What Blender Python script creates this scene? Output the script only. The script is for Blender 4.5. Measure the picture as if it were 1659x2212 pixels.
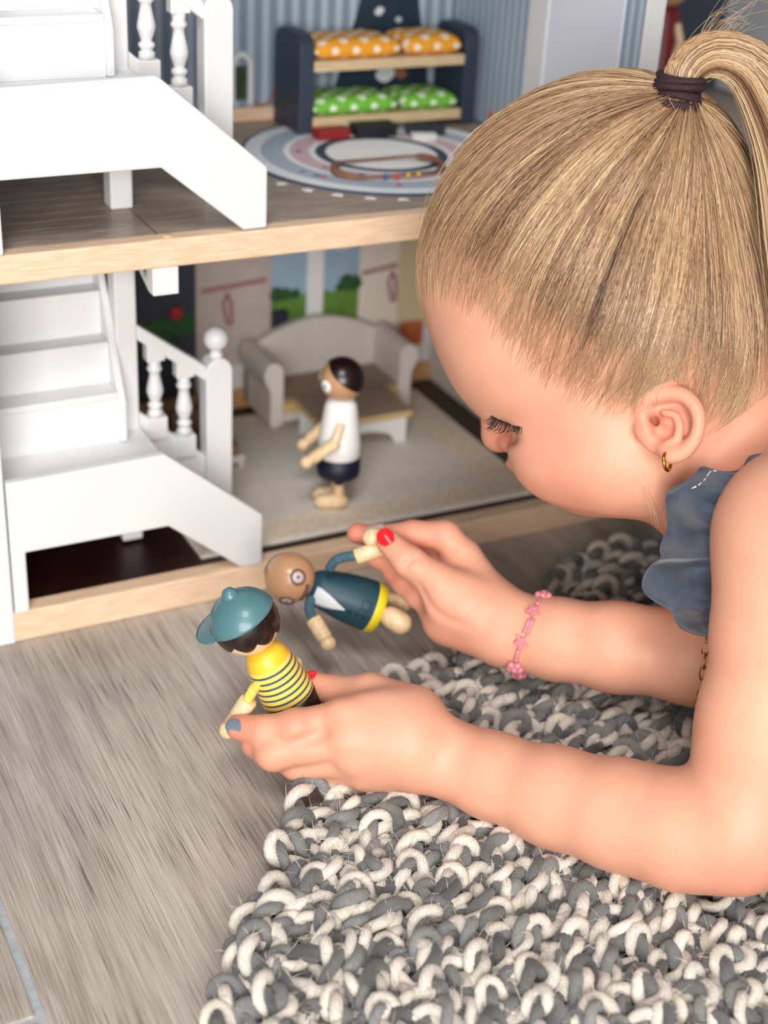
import bpy, bmesh, math, random
import numpy as np
from mathutils import Vector, Matrix

for _o in list(bpy.data.objects):
    bpy.data.objects.remove(_o, do_unlink=True)
SC = bpy.context.scene
COL = SC.collection
rng = np.random.default_rng(7)
random.seed(7)

# ------------------------------------------------------------------ camera
# world frame: X along the dollhouse front, Y into the dollhouse, Z up (metres)
FPX = 3204.77
CX, CY = 829.5, 1106.0
CAM = np.array([-0.1514, -0.7095, 0.473])
_a, _b, _g = 0.49275037, 0.49483859, -0.05827523      # yaw, pitch down, roll
_f = np.array([math.sin(_a)*math.cos(_b), math.cos(_a)*math.cos(_b), -math.sin(_b)])
_r = np.array([math.cos(_a), -math.sin(_a), 0.0])
_d = np.cross(_f, _r)
CAMR = _r*math.cos(_g) + _d*math.sin(_g)
CAMD = -_r*math.sin(_g) + _d*math.cos(_g)
CAMF = _f
MC = np.array([CAMR, CAMD, CAMF])                       # world -> camera axes (right, down, forward)

cd = bpy.data.cameras.new('camera')
cam = bpy.data.objects.new('camera', cd); COL.objects.link(cam)
cam.matrix_world = Matrix(((CAMR[0], -CAMD[0], -CAMF[0], CAM[0]), (CAMR[1], -CAMD[1], -CAMF[1], CAM[1]),
                           (CAMR[2], -CAMD[2], -CAMF[2], CAM[2]), (0, 0, 0, 1)))
cd.sensor_fit = 'VERTICAL'; cd.sensor_height = 36.0
cd.lens = FPX/2212*36.0
cd.clip_start = 0.01
cd.dof.use_dof = True; cd.dof.focus_distance = 0.688; cd.dof.aperture_fstop = 6.0
SC.camera = cam

# ------------------------------------------------------------------ light
SC.view_settings.view_transform = 'Standard'
try: SC.view_settings.look = 'None'
except Exception: pass
SC.view_settings.gamma = 1.0
SC.view_settings.use_curve_mapping = False
SC.view_settings.exposure = 0.27
wd = bpy.data.worlds.new('room_light'); SC.world = wd; wd.use_nodes = True
bg = wd.node_tree.nodes['Background']
bg.inputs[0].default_value = (0.80, 0.88, 1.0, 1); bg.inputs[1].default_value = 0.07

def area_light(name, loc, target, sx, sy, power, color):
    l = bpy.data.lights.new(name, 'AREA'); l.shape = 'RECTANGLE'; l.size = sx; l.size_y = sy
    l.energy = power; l.color = color
    o = bpy.data.objects.new(name, l); COL.objects.link(o)
    o.location = loc
    v = Vector(target) - Vector(loc)
    o.rotation_euler = v.to_track_quat('-Z', 'Y').to_euler()
    return o
# the room's window behind the photographer, and an unseen overhead fill added to brighten the near-left floor
area_light('window_light', (-0.42, -1.28, 0.52), (0.15, -0.1, 0.08), 0.85, 0.62, 18.5, (1.0, 0.965, 0.92))
area_light('floor_fill_light', (-0.35, -1.0, 1.7), (-0.02, -0.35, 0.0), 0.6, 0.6, 15, (1.0, 0.975, 0.95))

# ------------------------------------------------------------------ helpers
def W(px, py, d):
    """a point at image position (px, py) of the 1659x2212 frame and depth d along the view axis"""
    return CAM + d*(CAMF + CAMR*(px-CX)/FPX + CAMD*(py-CY)/FPX)
def cam2w(P):
    return np.asarray(P) @ MC + CAM
def w2cam(P):
    return (np.asarray(P) - CAM) @ MC.T

def mesh_obj(name, verts, faces, mat=None, parent=None, smooth=False, loc=None):
    me = bpy.data.meshes.new(name)
    me.from_pydata([tuple(map(float, v)) for v in verts], [], [tuple(map(int, f)) for f in faces])
    me.update()
    if smooth: me.polygons.foreach_set('use_smooth', [True]*len(me.polygons))
    if mat is not None: me.materials.append(mat)
    o = bpy.data.objects.new(name, me); COL.objects.link(o)
    if parent is not None: o.parent = parent
    if loc is not None: o.location = loc
    return o
def np_mesh(name, V, F, mat=None, parent=None, smooth=True, colors=None):
    """fast builder: V (n,3) float, F (m,3|4) int"""
    V = np.ascontiguousarray(V, np.float32); F = np.ascontiguousarray(F, np.int32)
    me = bpy.data.meshes.new(name); k = F.shape[1]
    me.vertices.add(len(V)); me.vertices.foreach_set('co', V.ravel())
    me.loops.add(F.size); me.loops.foreach_set('vertex_index', F.ravel())
    me.polygons.add(len(F)); me.polygons.foreach_set('loop_start', np.arange(0, F.size, k, dtype=np.int32))
    me.polygons.foreach_set('loop_total', np.full(len(F), k, np.int32))
    me.polygons.foreach_set('use_smooth', np.full(len(F), smooth, bool))
    me.update(calc_edges=True)
    if colors is not None:
        at = me.color_attributes.new('tint', 'FLOAT_COLOR', 'POINT')
        c4 = np.ones((len(V), 4), np.float32); c4[:, :3] = colors
        at.data.foreach_set('color', c4.ravel())
    if mat is not None: me.materials.append(mat)
    o = bpy.data.objects.new(name, me); COL.objects.link(o)
    if parent is not None: o.parent = parent
    return o
def empty(name, loc=(0, 0, 0)):
    o = bpy.data.objects.new(name, None); COL.objects.link(o); o.location = loc
    o.empty_display_size = 0.01
    return o
def tag(o, label=None, cat=None, group=None, kind=None):
    if label: o['label'] = label
    if cat: o['category'] = cat
    if group: o['group'] = group
    if kind: o['kind'] = kind
    return o
def adopt(o, parent):
    """parent a mesh that was built in world space, keeping it where it stands"""
    o.parent = parent
    p = parent; off = Vector((0, 0, 0))
    M = Matrix.Identity(4)
    chain = []
    while p is not None:
        chain.append(p); p = p.parent
    for q in reversed(chain): M = M @ q.matrix_parent_inverse @ q.matrix_basis
    o.matrix_parent_inverse = M.inverted()
    return o
def bevel(o, w, seg=2, angle=40):
    m = o.modifiers.new('bevel', 'BEVEL'); m.width = w; m.segments = seg; m.limit_method = 'ANGLE'; m.angle_limit = math.radians(angle)
    return o
def subsurf(o, n=1):
    m = o.modifiers.new('sub', 'SUBSURF'); m.levels = n; m.render_levels = n
    return o

class MB:
    """collects shapes; build() links them as one mesh object"""
    def __init__(s): s.v = []; s.f = []
    def add(s, V, F):
        k = len(s.v); s.v += [tuple(p) for p in V]; s.f += [tuple(i+k for i in f) for f in F]; return s
    def box(s, x0, x1, y0, y1, z0, z1):
        return s.add([(x0,y0,z0),(x1,y0,z0),(x1,y1,z0),(x0,y1,z0),(x0,y0,z1),(x1,y0,z1),(x1,y1,z1),(x0,y1,z1)],
                     [(3,2,1,0),(4,5,6,7),(0,1,5,4),(1,2,6,5),(2,3,7,6),(3,0,4,7)])
    def prism(s, pts, a, b, axis='y'):
        """polygon pts (u,v) extruded from a to b along axis: y -> (u,*,v); x -> (*,u,v); z -> (u,v,*)"""
        def mk(u, v, t):
            return (u, t, v) if axis == 'y' else (t, u, v) if axis == 'x' else (u, v, t)
        n = len(pts)
        V = [mk(u, v, a) for u, v in pts] + [mk(u, v, b) for u, v in pts]
        F = [tuple(range(n)), tuple(range(2*n-1, n-1, -1))] + [(i, n+i, n+(i+1) % n, (i+1) % n) for i in range(n)]
        return s.add(V, F)
    def lathe(s, prof, n=24, origin=(0,0,0), axis=(0,0,1)):
        """prof: (r, h) from bottom to top; closed ends where r = 0, else capped"""
        o = Vector(origin); ax = Vector(axis).normalized()
        e1 = ax.orthogonal().normalized(); e2 = ax.cross(e1)
        V = []; F = []; rings = []
        for r, h in prof:
            if r < 1e-7: rings.append([len(V)]); V.append(tuple(o+ax*h))
            else:
                rings.append(list(range(len(V), len(V)+n)))
                for i in range(n):
                    a = 2*math.pi*i/n; V.append(tuple(o+ax*h+(e1*math.cos(a)+e2*math.sin(a))*r))
        for A, B in zip(rings, rings[1:]):
            for i in range(n):
                j = (i+1) % n
                if len(A) == 1 and len(B) == 1: continue
                if len(A) == 1: F.append((A[0], B[j], B[i]))
                elif len(B) == 1: F.append((A[i], A[j], B[0]))
                else: F.append((A[i], A[j], B[j], B[i]))
        if len(rings[0]) > 1: F.append(tuple(reversed(rings[0])))
        if len(rings[-1]) > 1: F.append(tuple(rings[-1]))
        return s.add(V, F)
    def tube(s, pts, rad, n=8, closed=False):
        V, F = tube_mesh(pts, rad, n, closed)
        return s.add(V.tolist(), F)
    def build(s, name, mat=None, parent=None, smooth=False, bev=None, seg=2):
        o = mesh_obj(name, s.v, s.f, mat, None, smooth)
        bm = bmesh.new(); bm.from_mesh(o.data); bmesh.ops.recalc_face_normals(bm, faces=bm.faces); bm.to_mesh(o.data); bm.free()
        if parent is not None: adopt(o, parent)
        if bev: bevel(o, bev, seg)
        return o
def frames(P):
    P = np.asarray(P, float); T = np.gradient(P, axis=0); T /= np.linalg.norm(T, axis=1)[:, None]+1e-12
    N = np.zeros_like(P); a = np.array([0, 0, 1.0]) if abs(T[0, 2]) < .9 else np.array([1.0, 0, 0])
    v = a - T[0]*(a@T[0]); N[0] = v/np.linalg.norm(v)
    for i in range(1, len(P)):
        v = N[i-1]-T[i]*(N[i-1]@T[i]); N[i] = v/(np.linalg.norm(v)+1e-12)
    return T, N, np.cross(T, N)
def tube_mesh(P, rad, n=8, closed=False, flat=1.0):
    P = np.asarray(P, float); m = len(P); rad = np.broadcast_to(np.asarray(rad, float), (m,))
    T, N, B = frames(P)
    a = np.arange(n)*2*math.pi/n
    V = (P[:, None]+rad[:, None, None]*(np.cos(a)[None, :, None]*N[:, None]+flat*np.sin(a)[None, :, None]*B[:, None])).reshape(-1, 3)
    F = []
    for i in range(m-1 if not closed else m):
        i2 = (i+1) % m
        for j in range(n):
            k = (j+1) % n; F.append((i*n+j, i*n+k, i2*n+k, i2*n+j))
    if not closed: F += [tuple(range(n-1, -1, -1)), tuple(range((m-1)*n, m*n))]
    return V, F
def spline(pts, n):
    """Catmull-Rom through pts, n samples"""
    P = np.asarray(pts, float); m = len(P)
    Q = np.vstack([2*P[0]-P[1], P, 2*P[-1]-P[-2]])
    t = np.linspace(0, m-1-1e-9, n); i = t.astype(int); u = (t-i)[:, None]
    a, b, c, d = Q[i], Q[i+1], Q[i+2], Q[i+3]
    return .5*((2*b)+(-a+c)*u+(2*a-5*b+4*c-d)*u*u+(-a+3*b-3*c+d)*u**3)

# ------------------------------------------------------------------ materials
def lin(c):
    return tuple(((v/255)/12.92 if v/255 <= .04045 else ((v/255+.055)/1.055)**2.4) for v in c)
class NT:
    def __init__(s, m): s.t = m.node_tree; s.b = s.t.nodes['Principled BSDF']
    def n(s, typ, **kw):
        q = s.t.nodes.new(typ)
        for k, v in kw.items():
            if k in q.inputs.keys() if hasattr(q.inputs, 'keys') else False: q.inputs[k].default_value = v
            else: setattr(q, k, v)
        return q
    def l(s, a, b): s.t.links.new(a, b)
def mat(name, rgb, rough=.5, spec=.5, var=0, scale=40, bump=0, bscale=200, metal=0, sss=0, coat=0, stretch=None, sheen=0):
    m = bpy.data.materials.new(name); m.use_nodes = True; t = NT(m); b = t.b
    c = lin(rgb)
    b.inputs['Base Color'].default_value = (*c, 1); b.inputs['Roughness'].default_value = rough
    b.inputs['Specular IOR Level'].default_value = spec; b.inputs['Metallic'].default_value = metal
    b.inputs['Coat Weight'].default_value = coat
    if sheen: b.inputs['Sheen Weight'].default_value = sheen
    if sss:
        b.inputs['Subsurface Weight'].default_value = sss; b.inputs['Subsurface Radius'].default_value = (1, .35, .2); b.inputs['Subsurface Scale'].default_value = .004
    tc = t.n('ShaderNodeTexCoord'); mp = t.n('ShaderNodeMapping'); t.l(tc.outputs['Object'], mp.inputs[0])
    if stretch: mp.inputs['Scale'].default_value = stretch
    if var:
        nz = t.n('ShaderNodeTexNoise'); nz.inputs['Scale'].default_value = scale; nz.inputs['Detail'].default_value = 5; t.l(mp.outputs[0], nz.inputs['Vector'])
        r = t.n('ShaderNodeValToRGB'); t.l(nz.outputs[0], r.inputs[0])
        r.color_ramp.elements[0].position = .3; r.color_ramp.elements[1].position = .7
        r.color_ramp.elements[0].color = (*[v*(1-var) for v in c], 1); r.color_ramp.elements[1].color = (*[min(1, v*(1+var)) for v in c], 1)
        t.l(r.outputs[0], b.inputs['Base Color'])
    if bump:
        n2 = t.n('ShaderNodeTexNoise'); n2.inputs['Scale'].default_value = bscale; n2.inputs['Detail'].default_value = 3; t.l(mp.outputs[0], n2.inputs['Vector'])
        bp = t.n('ShaderNodeBump'); bp.inputs['Strength'].default_value = bump; bp.inputs['Distance'].default_value = .0005
        t.l(n2.outputs[0], bp.inputs['Height']); t.l(bp.outputs[0], b.inputs['Normal'])
    return m
def wood_mat(name, light, dark, scale=(1, 1, 1), rough=.55, noise=60):
    m = bpy.data.materials.new(name); m.use_nodes = True; t = NT(m); b = t.b
    b.inputs['Roughness'].default_value = rough
    tc = t.n('ShaderNodeTexCoord'); mp = t.n('ShaderNodeMapping'); t.l(tc.outputs['Object'], mp.inputs[0]); mp.inputs['Scale'].default_value = scale
    nz = t.n('ShaderNodeTexNoise'); nz.inputs['Scale'].default_value = noise; nz.inputs['Detail'].default_value = 6; nz.inputs['Distortion'].default_value = .4
    t.l(mp.outputs[0], nz.inputs['Vector'])
    r = t.n('ShaderNodeValToRGB'); t.l(nz.outputs[0], r.inputs[0])
    r.color_ramp.elements[0].position = .36; r.color_ramp.elements[1].position = .62
    r.color_ramp.elements[0].color = (*lin(dark), 1); r.color_ramp.elements[1].color = (*lin(light), 1)
    t.l(r.outputs[0], b.inputs['Base Color'])
    return m

M_WHITE = mat('white_paint', (226, 227, 229), .45, bump=.05, bscale=300)
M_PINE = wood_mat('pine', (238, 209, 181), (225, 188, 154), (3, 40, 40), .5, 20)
M_PINE_Y = wood_mat('pine_depth', (226, 196, 158), (212, 172, 130), (40, 4, 40), .5, 20)
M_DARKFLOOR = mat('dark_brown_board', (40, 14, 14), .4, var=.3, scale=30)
# ================================================================== the room's floor
def floor_material():
    m = bpy.data.materials.new('wood_look_tile'); m.use_nodes = True; t = NT(m); b = t.b
    tc = t.n('ShaderNodeTexCoord')
    def noise(scale, sc, detail=4, dist=0, off=(0,0,0)):
        mp = t.n('ShaderNodeMapping'); t.l(tc.outputs['Object'], mp.inputs[0]); mp.inputs['Scale'].default_value = sc; mp.inputs['Location'].default_value = off
        nz = t.n('ShaderNodeTexNoise'); nz.inputs['Scale'].default_value = scale; nz.inputs['Detail'].default_value = detail; nz.inputs['Distortion'].default_value = dist
        t.l(mp.outputs[0], nz.inputs['Vector']); return nz
    def ramp(src, e):
        r = t.n('ShaderNodeValToRGB'); t.l(src, r.inputs[0])
        while len(r.color_ramp.elements) < len(e): r.color_ramp.elements.new(.5)
        for q, (p, c) in zip(r.color_ramp.elements, e): q.position = p; q.color = (*lin(c), 1)
        return r
    def mix(a, c, fac, mode='MIX'):
        x = t.n('ShaderNodeMix'); x.data_type = 'RGBA'; x.blend_type = mode
        t.l(a, x.inputs[6]); t.l(c, x.inputs[7])
        if isinstance(fac, float): x.inputs[0].default_value = fac
        else: t.l(fac, x.inputs[0])
        return x
    broad = noise(6, (2.6, .6, 1), 4, .6)
    base = ramp(broad.outputs[0], [(.30, (172, 164, 154)), (.5, (192, 183, 173)), (.72, (208, 200, 190))])
    fig = noise(26, (2.6, .22, 1), 5, .8, (3, 1, 0))
    figr = ramp(fig.outputs[0], [(.35, (150, 140, 132)), (.5, (255, 255, 255)), (1, (255, 255, 255))])
    c1 = mix(base.outputs[0], figr.outputs[0], .30, 'MULTIPLY')
    fine = noise(130, (9.0, .14, 1), 3, .25)
    finer = ramp(fine.outputs[0], [(.33, (205, 198, 192)), (.62, (255, 255, 255))])
    c2 = mix(c1.outputs[2], finer.outputs[0], .8, 'MULTIPLY')
    pore = noise(170, (15, .13, 1), 2, .12, (7, 2, 0))
    porer = ramp(pore.outputs[0], [(.34, (92, 80, 70)), (.415, (255, 255, 255))])
    patch = noise(9, (1.5, .8, 1), 3, .5, (1, 9, 0))
    pm = t.n('ShaderNodeMapRange'); pm.inputs[1].default_value = .3; pm.inputs[2].default_value = .7; pm.inputs[3].default_value = .35; pm.inputs[4].default_value = 1.0
    t.l(patch.outputs[0], pm.inputs[0])
    c3 = mix(c2.outputs[2], porer.outputs[0], pm.outputs[0], 'MULTIPLY')
    t.l(c3.outputs[2], b.inputs['Base Color'])
    b.inputs['Roughness'].default_value = .42; b.inputs['Specular IOR Level'].default_value = .4
    bp = t.n('ShaderNodeBump'); bp.inputs['Strength'].default_value = .25; bp.inputs['Distance'].default_value = .0004
    t.l(porer.outputs[0], bp.inputs['Height']); t.l(bp.outputs[0], b.inputs['Normal'])
    return m
M_FLOOR = floor_material()
M_GROUT = mat('grey_grout', (168, 172, 176), .9, var=.12, scale=300, bump=.3, bscale=900)
floor = MB().box(-2.0, 3.0, -1.9, 2.4, -.03, -.0012).build('floor', M_GROUT); tag(floor, kind='structure')
GW = .0042
for i in range(-3, 5):
    for j in range(-2, 3):
        x0 = -.0605+GW/2+i*.6; y0 = -.62+j*1.2+(.35 if i % 2 else 0)
        if x0 > 2.9 or x0 < -2 or y0 > 2.3: continue
        MB().box(x0, x0+.6-GW, y0, y0+1.2-GW, -.012, 0).build('plank', M_FLOOR, floor, bev=.0006)

# ================================================================== the dollhouse
house = empty('dollhouse', (0, 0, 0))
tag(house, 'open white and pine two-storey dollhouse with white staircases', 'dollhouse')
F1, F2, YB = .019, .2262, .222
XR, XP = .622, .380
def hp(mb, name, m, bev=.0006, parent=None, **k): return mb.build(name, m, parent or house, bev=bev, **k)
hp(MB().box(-.002, XR, 0, .0125, 0, F1), 'front_rail', M_PINE, .0012)
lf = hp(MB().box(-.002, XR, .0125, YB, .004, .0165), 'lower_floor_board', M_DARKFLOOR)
hp(MB().box(-.014, -.001, -.001, YB, 0, .46), 'side_wall', M_WHITE, .001)
hp(MB().box(XR, XR+.012, .002, YB, 0, .46), 'side_wall', M_WHITE, .001)
# upper floor: rail in front, grey-brown boards laid along the front
hp(MB().box(-.001, XR, 0, .0105, F2-.0154, F2), 'upper_front_rail', M_PINE, .0012)
ub = hp(MB().box(-.001, XR, .0105, YB, F2-.0145, F2-.0022), 'upper_floor_board', mat('board_under', (40, 33, 30), .6))
M_PLANK = wood_mat('printed_grey_plank', (168, 152, 138), (140, 125, 113), (4, 40, 40), .35, 14)
pw = (YB-.0105)/17
for k in range(17):
    y0 = .0105+k*pw
    for x0, x1 in ((-.001, .0905), (.0915, XP-.002), (XP+.012, XR)):
        MB().box(x0, x1, y0+.0004, y0+pw-.0005, F2-.0022, F2).build('floor_plank', M_PLANK, ub)
mb = MB().lathe([(.0028, 0), (.0028, .0005), (.002, .0008), (0, .0008)], 20, W(343, 508, .787)*np.array([1, 0, 0])+np.array([0, .0052, F2]))
hp(mb, 'dowel_plug', M_PINE_Y, None, smooth=False)

# walls of the house
def stripe_mat(name, a, b, freq, axis=0):
    m = bpy.data.materials.new(name); m.use_nodes = True; t = NT(m)
    tc = t.n('ShaderNodeTexCoord'); sp = t.n('ShaderNodeSeparateXYZ'); t.l(tc.outputs['Object'], sp.inputs[0])
    mu = t.n('ShaderNodeMath'); mu.operation = 'MULTIPLY'; mu.inputs[1].default_value = freq; t.l(sp.outputs[axis], mu.inputs[0])
    fr = t.n('ShaderNodeMath'); fr.operation = 'FRACT'; t.l(mu.outputs[0], fr.inputs[0])
    r = t.n('ShaderNodeValToRGB'); t.l(fr.outputs[0], r.inputs[0]); r.color_ramp.interpolation = 'CONSTANT'
    r.color_ramp.elements[0].color = (*lin(a), 1); r.color_ramp.elements[1].position = .55; r.color_ramp.elements[1].color = (*lin(b), 1)
    t.l(r.outputs[0], t.b.inputs['Base Color']); t.b.inputs['Roughness'].default_value = .6
    return m
M_WALLP = stripe_mat('striped_wallpaper', (128, 145, 164), (176, 190, 205), 95, 0)
M_WALLPY = stripe_mat('striped_wallpaper_side', (148, 164, 182), (188, 201, 215), 120, 1)
bwu = hp(MB().box(-.001, XP, YB, YB+.006, F2, .46), 'upper_back_wall', M_WALLP)
hp(MB().box(XP+.011, XR, YB, YB+.006, F2, .46), 'bath_back_wall', mat('bath_wall', (58, 66, 78), .6))
part = hp(MB().box(XP, XP+.011, .0015, YB, F2, .46), 'partition_wall', M_WALLPY, .0008)
M_LAV = mat('printed_door', (226, 230, 242), .45)
hp(MB().box(XP-.0010, XP+.0120, -.0004, .0015, F2, .46), 'wall_edging', M_WHITE, .0004, part)
hp(MB().box(XP-.0008, XP, .022, .100, F2, .46), 'printed_door', M_LAV, None, part)
hp(MB().box(XP-.0016, XP-.0002, .100, .122, F2, .46), 'door_frame', M_WHITE, .0004, part)
hp(MB().box(-.001, XP, YB-.004, YB, F2, F2+.009), 'upper_baseboard', M_PINE)
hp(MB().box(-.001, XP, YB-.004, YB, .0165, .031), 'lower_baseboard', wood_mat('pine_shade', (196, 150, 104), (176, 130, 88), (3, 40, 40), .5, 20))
hp(MB().box(XP, XP+.011, .0125, YB, .0165, F2-.0145), 'lower_partition_wall', mat('warm_grey_wall', (205, 198, 190), .6), .0008)
M_LWALL = mat('printed_beige_wall', (206, 188, 152), .6, var=.06, scale=30)
bwl = hp(MB().box(-.001, XR, YB, YB+.006, .0165, F2-.0145), 'lower_back_wall', M_LWALL)
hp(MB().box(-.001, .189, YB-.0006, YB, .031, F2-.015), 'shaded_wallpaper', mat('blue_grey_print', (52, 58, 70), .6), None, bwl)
hp(MB().box(.190, .380, YB-.0006, YB, .031, .062), 'dado_panel', mat('dado_print', (208, 204, 204), .6), None, bwl)
# printed window with curtains (flat print in shallow relief)
M_CURT = mat('curtain_print', (184, 171, 166), .7, var=.05, scale=60)
M_CURT2 = mat('curtain_print_right', (222, 213, 200), .7)
M_SKY = mat('print_sky', (150, 176, 196), .6, var=.05, scale=60)
M_HILL = mat('print_hill', (92, 132, 52), .6, var=.18, scale=120)
M_BUSH = mat('print_bush', (36, 82, 38), .6, var=.3, scale=200)
M_RIB = mat('print_ribbon', (164, 108, 116), .6)
wy = YB-.0006
hp(MB().box(.189, .246, wy-.0012, wy, .05, .206), 'curtain', M_CURT, .0004, bwl)
hp(MB().box(.316, .349, wy-.0012, wy, .05, .206), 'curtain', M_CURT2, .0004, bwl)
hp(MB().box(.246, .316, wy, YB, .0622, .206), 'window_print', M_SKY, None, bwl)
hp(MB().box(.274, .287, wy-.0016, wy, .062, .206), 'window_post', mat('window_post', (226, 226, 228), .6), .0004, bwl)
def hill(x0, x1, zt, mname, m, amp, seed):
    r = random.Random(seed); pts = [(x0, .062)]+[(x0+(x1-x0)*i/10, zt+amp*r.uniform(-1, 1)) for i in range(11)]+[(x1, .062)]
    hp(MB().prism(pts, wy-.0007, wy-.0001), mname, m, None, bwl)
hill(.246, .2735, .0985, 'print_hill', M_HILL, .001, 1)
hill(.2875, .316, .098, 'print_hill', M_HILL, .001, 2)
for cx, cz, r in ((.250, .1, .006), (.257, .0995, .005), (.265, .099, .004), (.306, .103, .0065), (.313, .102, .006), (.300, .1, .003)):
    hp(MB().lathe([(r, 0), (r*.9, .0006), (0, .0008)], 14, (cx, wy-.0006, cz), (0, -1, 0)), 'print_tree', M_BUSH, None, bwl)
for cx, cz in ((.262, .134), (.302, .131)):
    pts = [(cx+.009*math.cos(a)*(1+.2*math.sin(3*a)), cz+.003*math.sin(a)) for a in np.linspace(0, 2*math.pi, 16, endpoint=False)]
    hp(MB().prism(pts, wy-.0004, wy-.0001), 'print_cloud', mat('print_cloud', (205, 208, 212), .6), None, bwl)
for x0, x1, z0, z1 in ((.193, .242, .1075, .111), (.318, .347, .1075, .1105)):
    hp(MB().prism([(x0, z0), (x1, z0+.0035), (x1, z1+.0035), (x0, z1)], wy-.002, wy-.0012), 'curtain_ribbon', M_RIB, None, bwl)
for x, z in ((.212, .106), (.343, .108)):
    for s in (-1, 1):
        hp(MB().tube([(x, wy-.0018, z), (x+s*.003, wy-.0018, z-.008), (x+s*.0015+.002, wy-.0018, z-.024)], .0013, 6), 'ribbon_tail', M_RIB, None, bwl)
hp(MB().box(.246, .258, wy-.006, wy-.0008, .070, .089), 'print_pot', mat('print_navy', (26, 30, 52), .6), .001, bwl)
hp(MB().box(.352, .371, wy-.004, wy-.0008, .047, .066), 'printed_picture', mat('print_orange', (184, 96, 52), .6, var=.25, scale=90), .001, bwl)
for x, z, r, m in ((.163, .083, .011, M_BUSH), (.178, .086, .010, M_BUSH), (.150, .078, .012, M_BUSH)):
    hp(MB().lathe([(r, 0), (r*.9, .001), (0, .0014)], 14, (x, wy-.0006, z), (0, -1, 0)), 'print_bush', m, None, bwl)
hp(MB().lathe([(.005, 0), (.004, .0014), (0, .002)], 14, (.174, wy-.0022, .096), (0, -1, 0)), 'print_flower', mat('print_red', (170, 40, 40), .6), None, bwl)
# printed tent on the nursery wall
M_TENT = mat('tent_print', (26, 44, 62), .6, var=.2, scale=100)
tent = hp(MB().prism([(.288, F2+.009), (.365, F2+.009), (.352, .300), (.347, .335), (.318, .335), (.308, .300)], YB-.0012, YB-.0001), 'tent_print', M_TENT, None, bwu)
r_ = random.Random(5)
for x, z, s, c in ((.308, .278, .005, (226, 214, 208)), (.349, .277, .005, (210, 214, 222)), (.322, .294, .003, (220, 226, 230)), (.337, .288, .002, (190, 205, 215)), (.303, .268, .003, (205, 120, 90)), (.329, .252, .006, (215, 220, 225)), (.341, .252, .004, (150, 96, 66)), (.318, .262, .002, (220, 225, 230))):
    pts = [(x+s*math.cos(a)*(1+.3*math.sin(2*a+x*99)), z+s*math.sin(a)) for a in np.linspace(0, 2*math.pi, 12, endpoint=False)]
    hp(MB().prism(pts, YB-.0016, YB-.0012), 'tent_motif', mat('tent_motif', c, .6), None, bwu)
hp(MB().lathe([(.004, 0), (.003, .0006), (0, .0008)], 10, (XP-.0001, .160, F2+.008), (-1, 0, 0)), 'fox_print', mat('fox_print', (206, 112, 76), .6), None, part)
# printed lamp and cord left of the bunk bed
th = np.linspace(math.pi, 0, 14)
arch = [(.216, YB-.001, .238)]+[(.2225+.0065*math.cos(a), YB-.001, .262+.0075*math.sin(a)) for a in th]+[(.229, YB-.001, .238)]
hp(MB().tube(arch, .0021, 8), 'lamp_print', mat('lamp_print', (224, 228, 230), .6), None, bwu)
hp(MB().box(.2185, .2265, YB-.0009, YB, .240, .262), 'lamp_screen', mat('lamp_green', (46, 66, 40), .6, var=.6, scale=150), None, bwu)
cord = [(.229, YB-.001, .243), (.234, YB-.001, .2365), (.240, YB-.001, .2365), (.245, YB-.001, .242), (.248, YB-.001, .252)]
hp(MB().tube(spline(cord, 18), .0008, 6), 'lamp_cord', mat('cord_print', (168, 104, 84), .6), None, bwu)
# bath room print: pale panels with dark joints on the right wall
M_TILE = mat('bath_tile', (196, 200, 204), .35, var=.05, scale=50)
bt = hp(MB().box(XR-.0012, XR, .004, YB, F2, .46), 'tile_backing', mat('tile_joint', (44, 48, 54), .6))
for k in range(6):
    z0 = F2+.0015+k*.0385
    MB().box(XR-.0030, XR-.0012, .004, YB-.001, z0, z0+.0373).build('wall_tile', M_TILE, bt)
hp(MB().box(XP+.011, XR, .0105, YB, .445, .457), 'roof_board', M_WHITE)
hp(MB().box(-.001, XP, .0105, YB, .445, .457), 'roof_board', M_WHITE)

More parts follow.
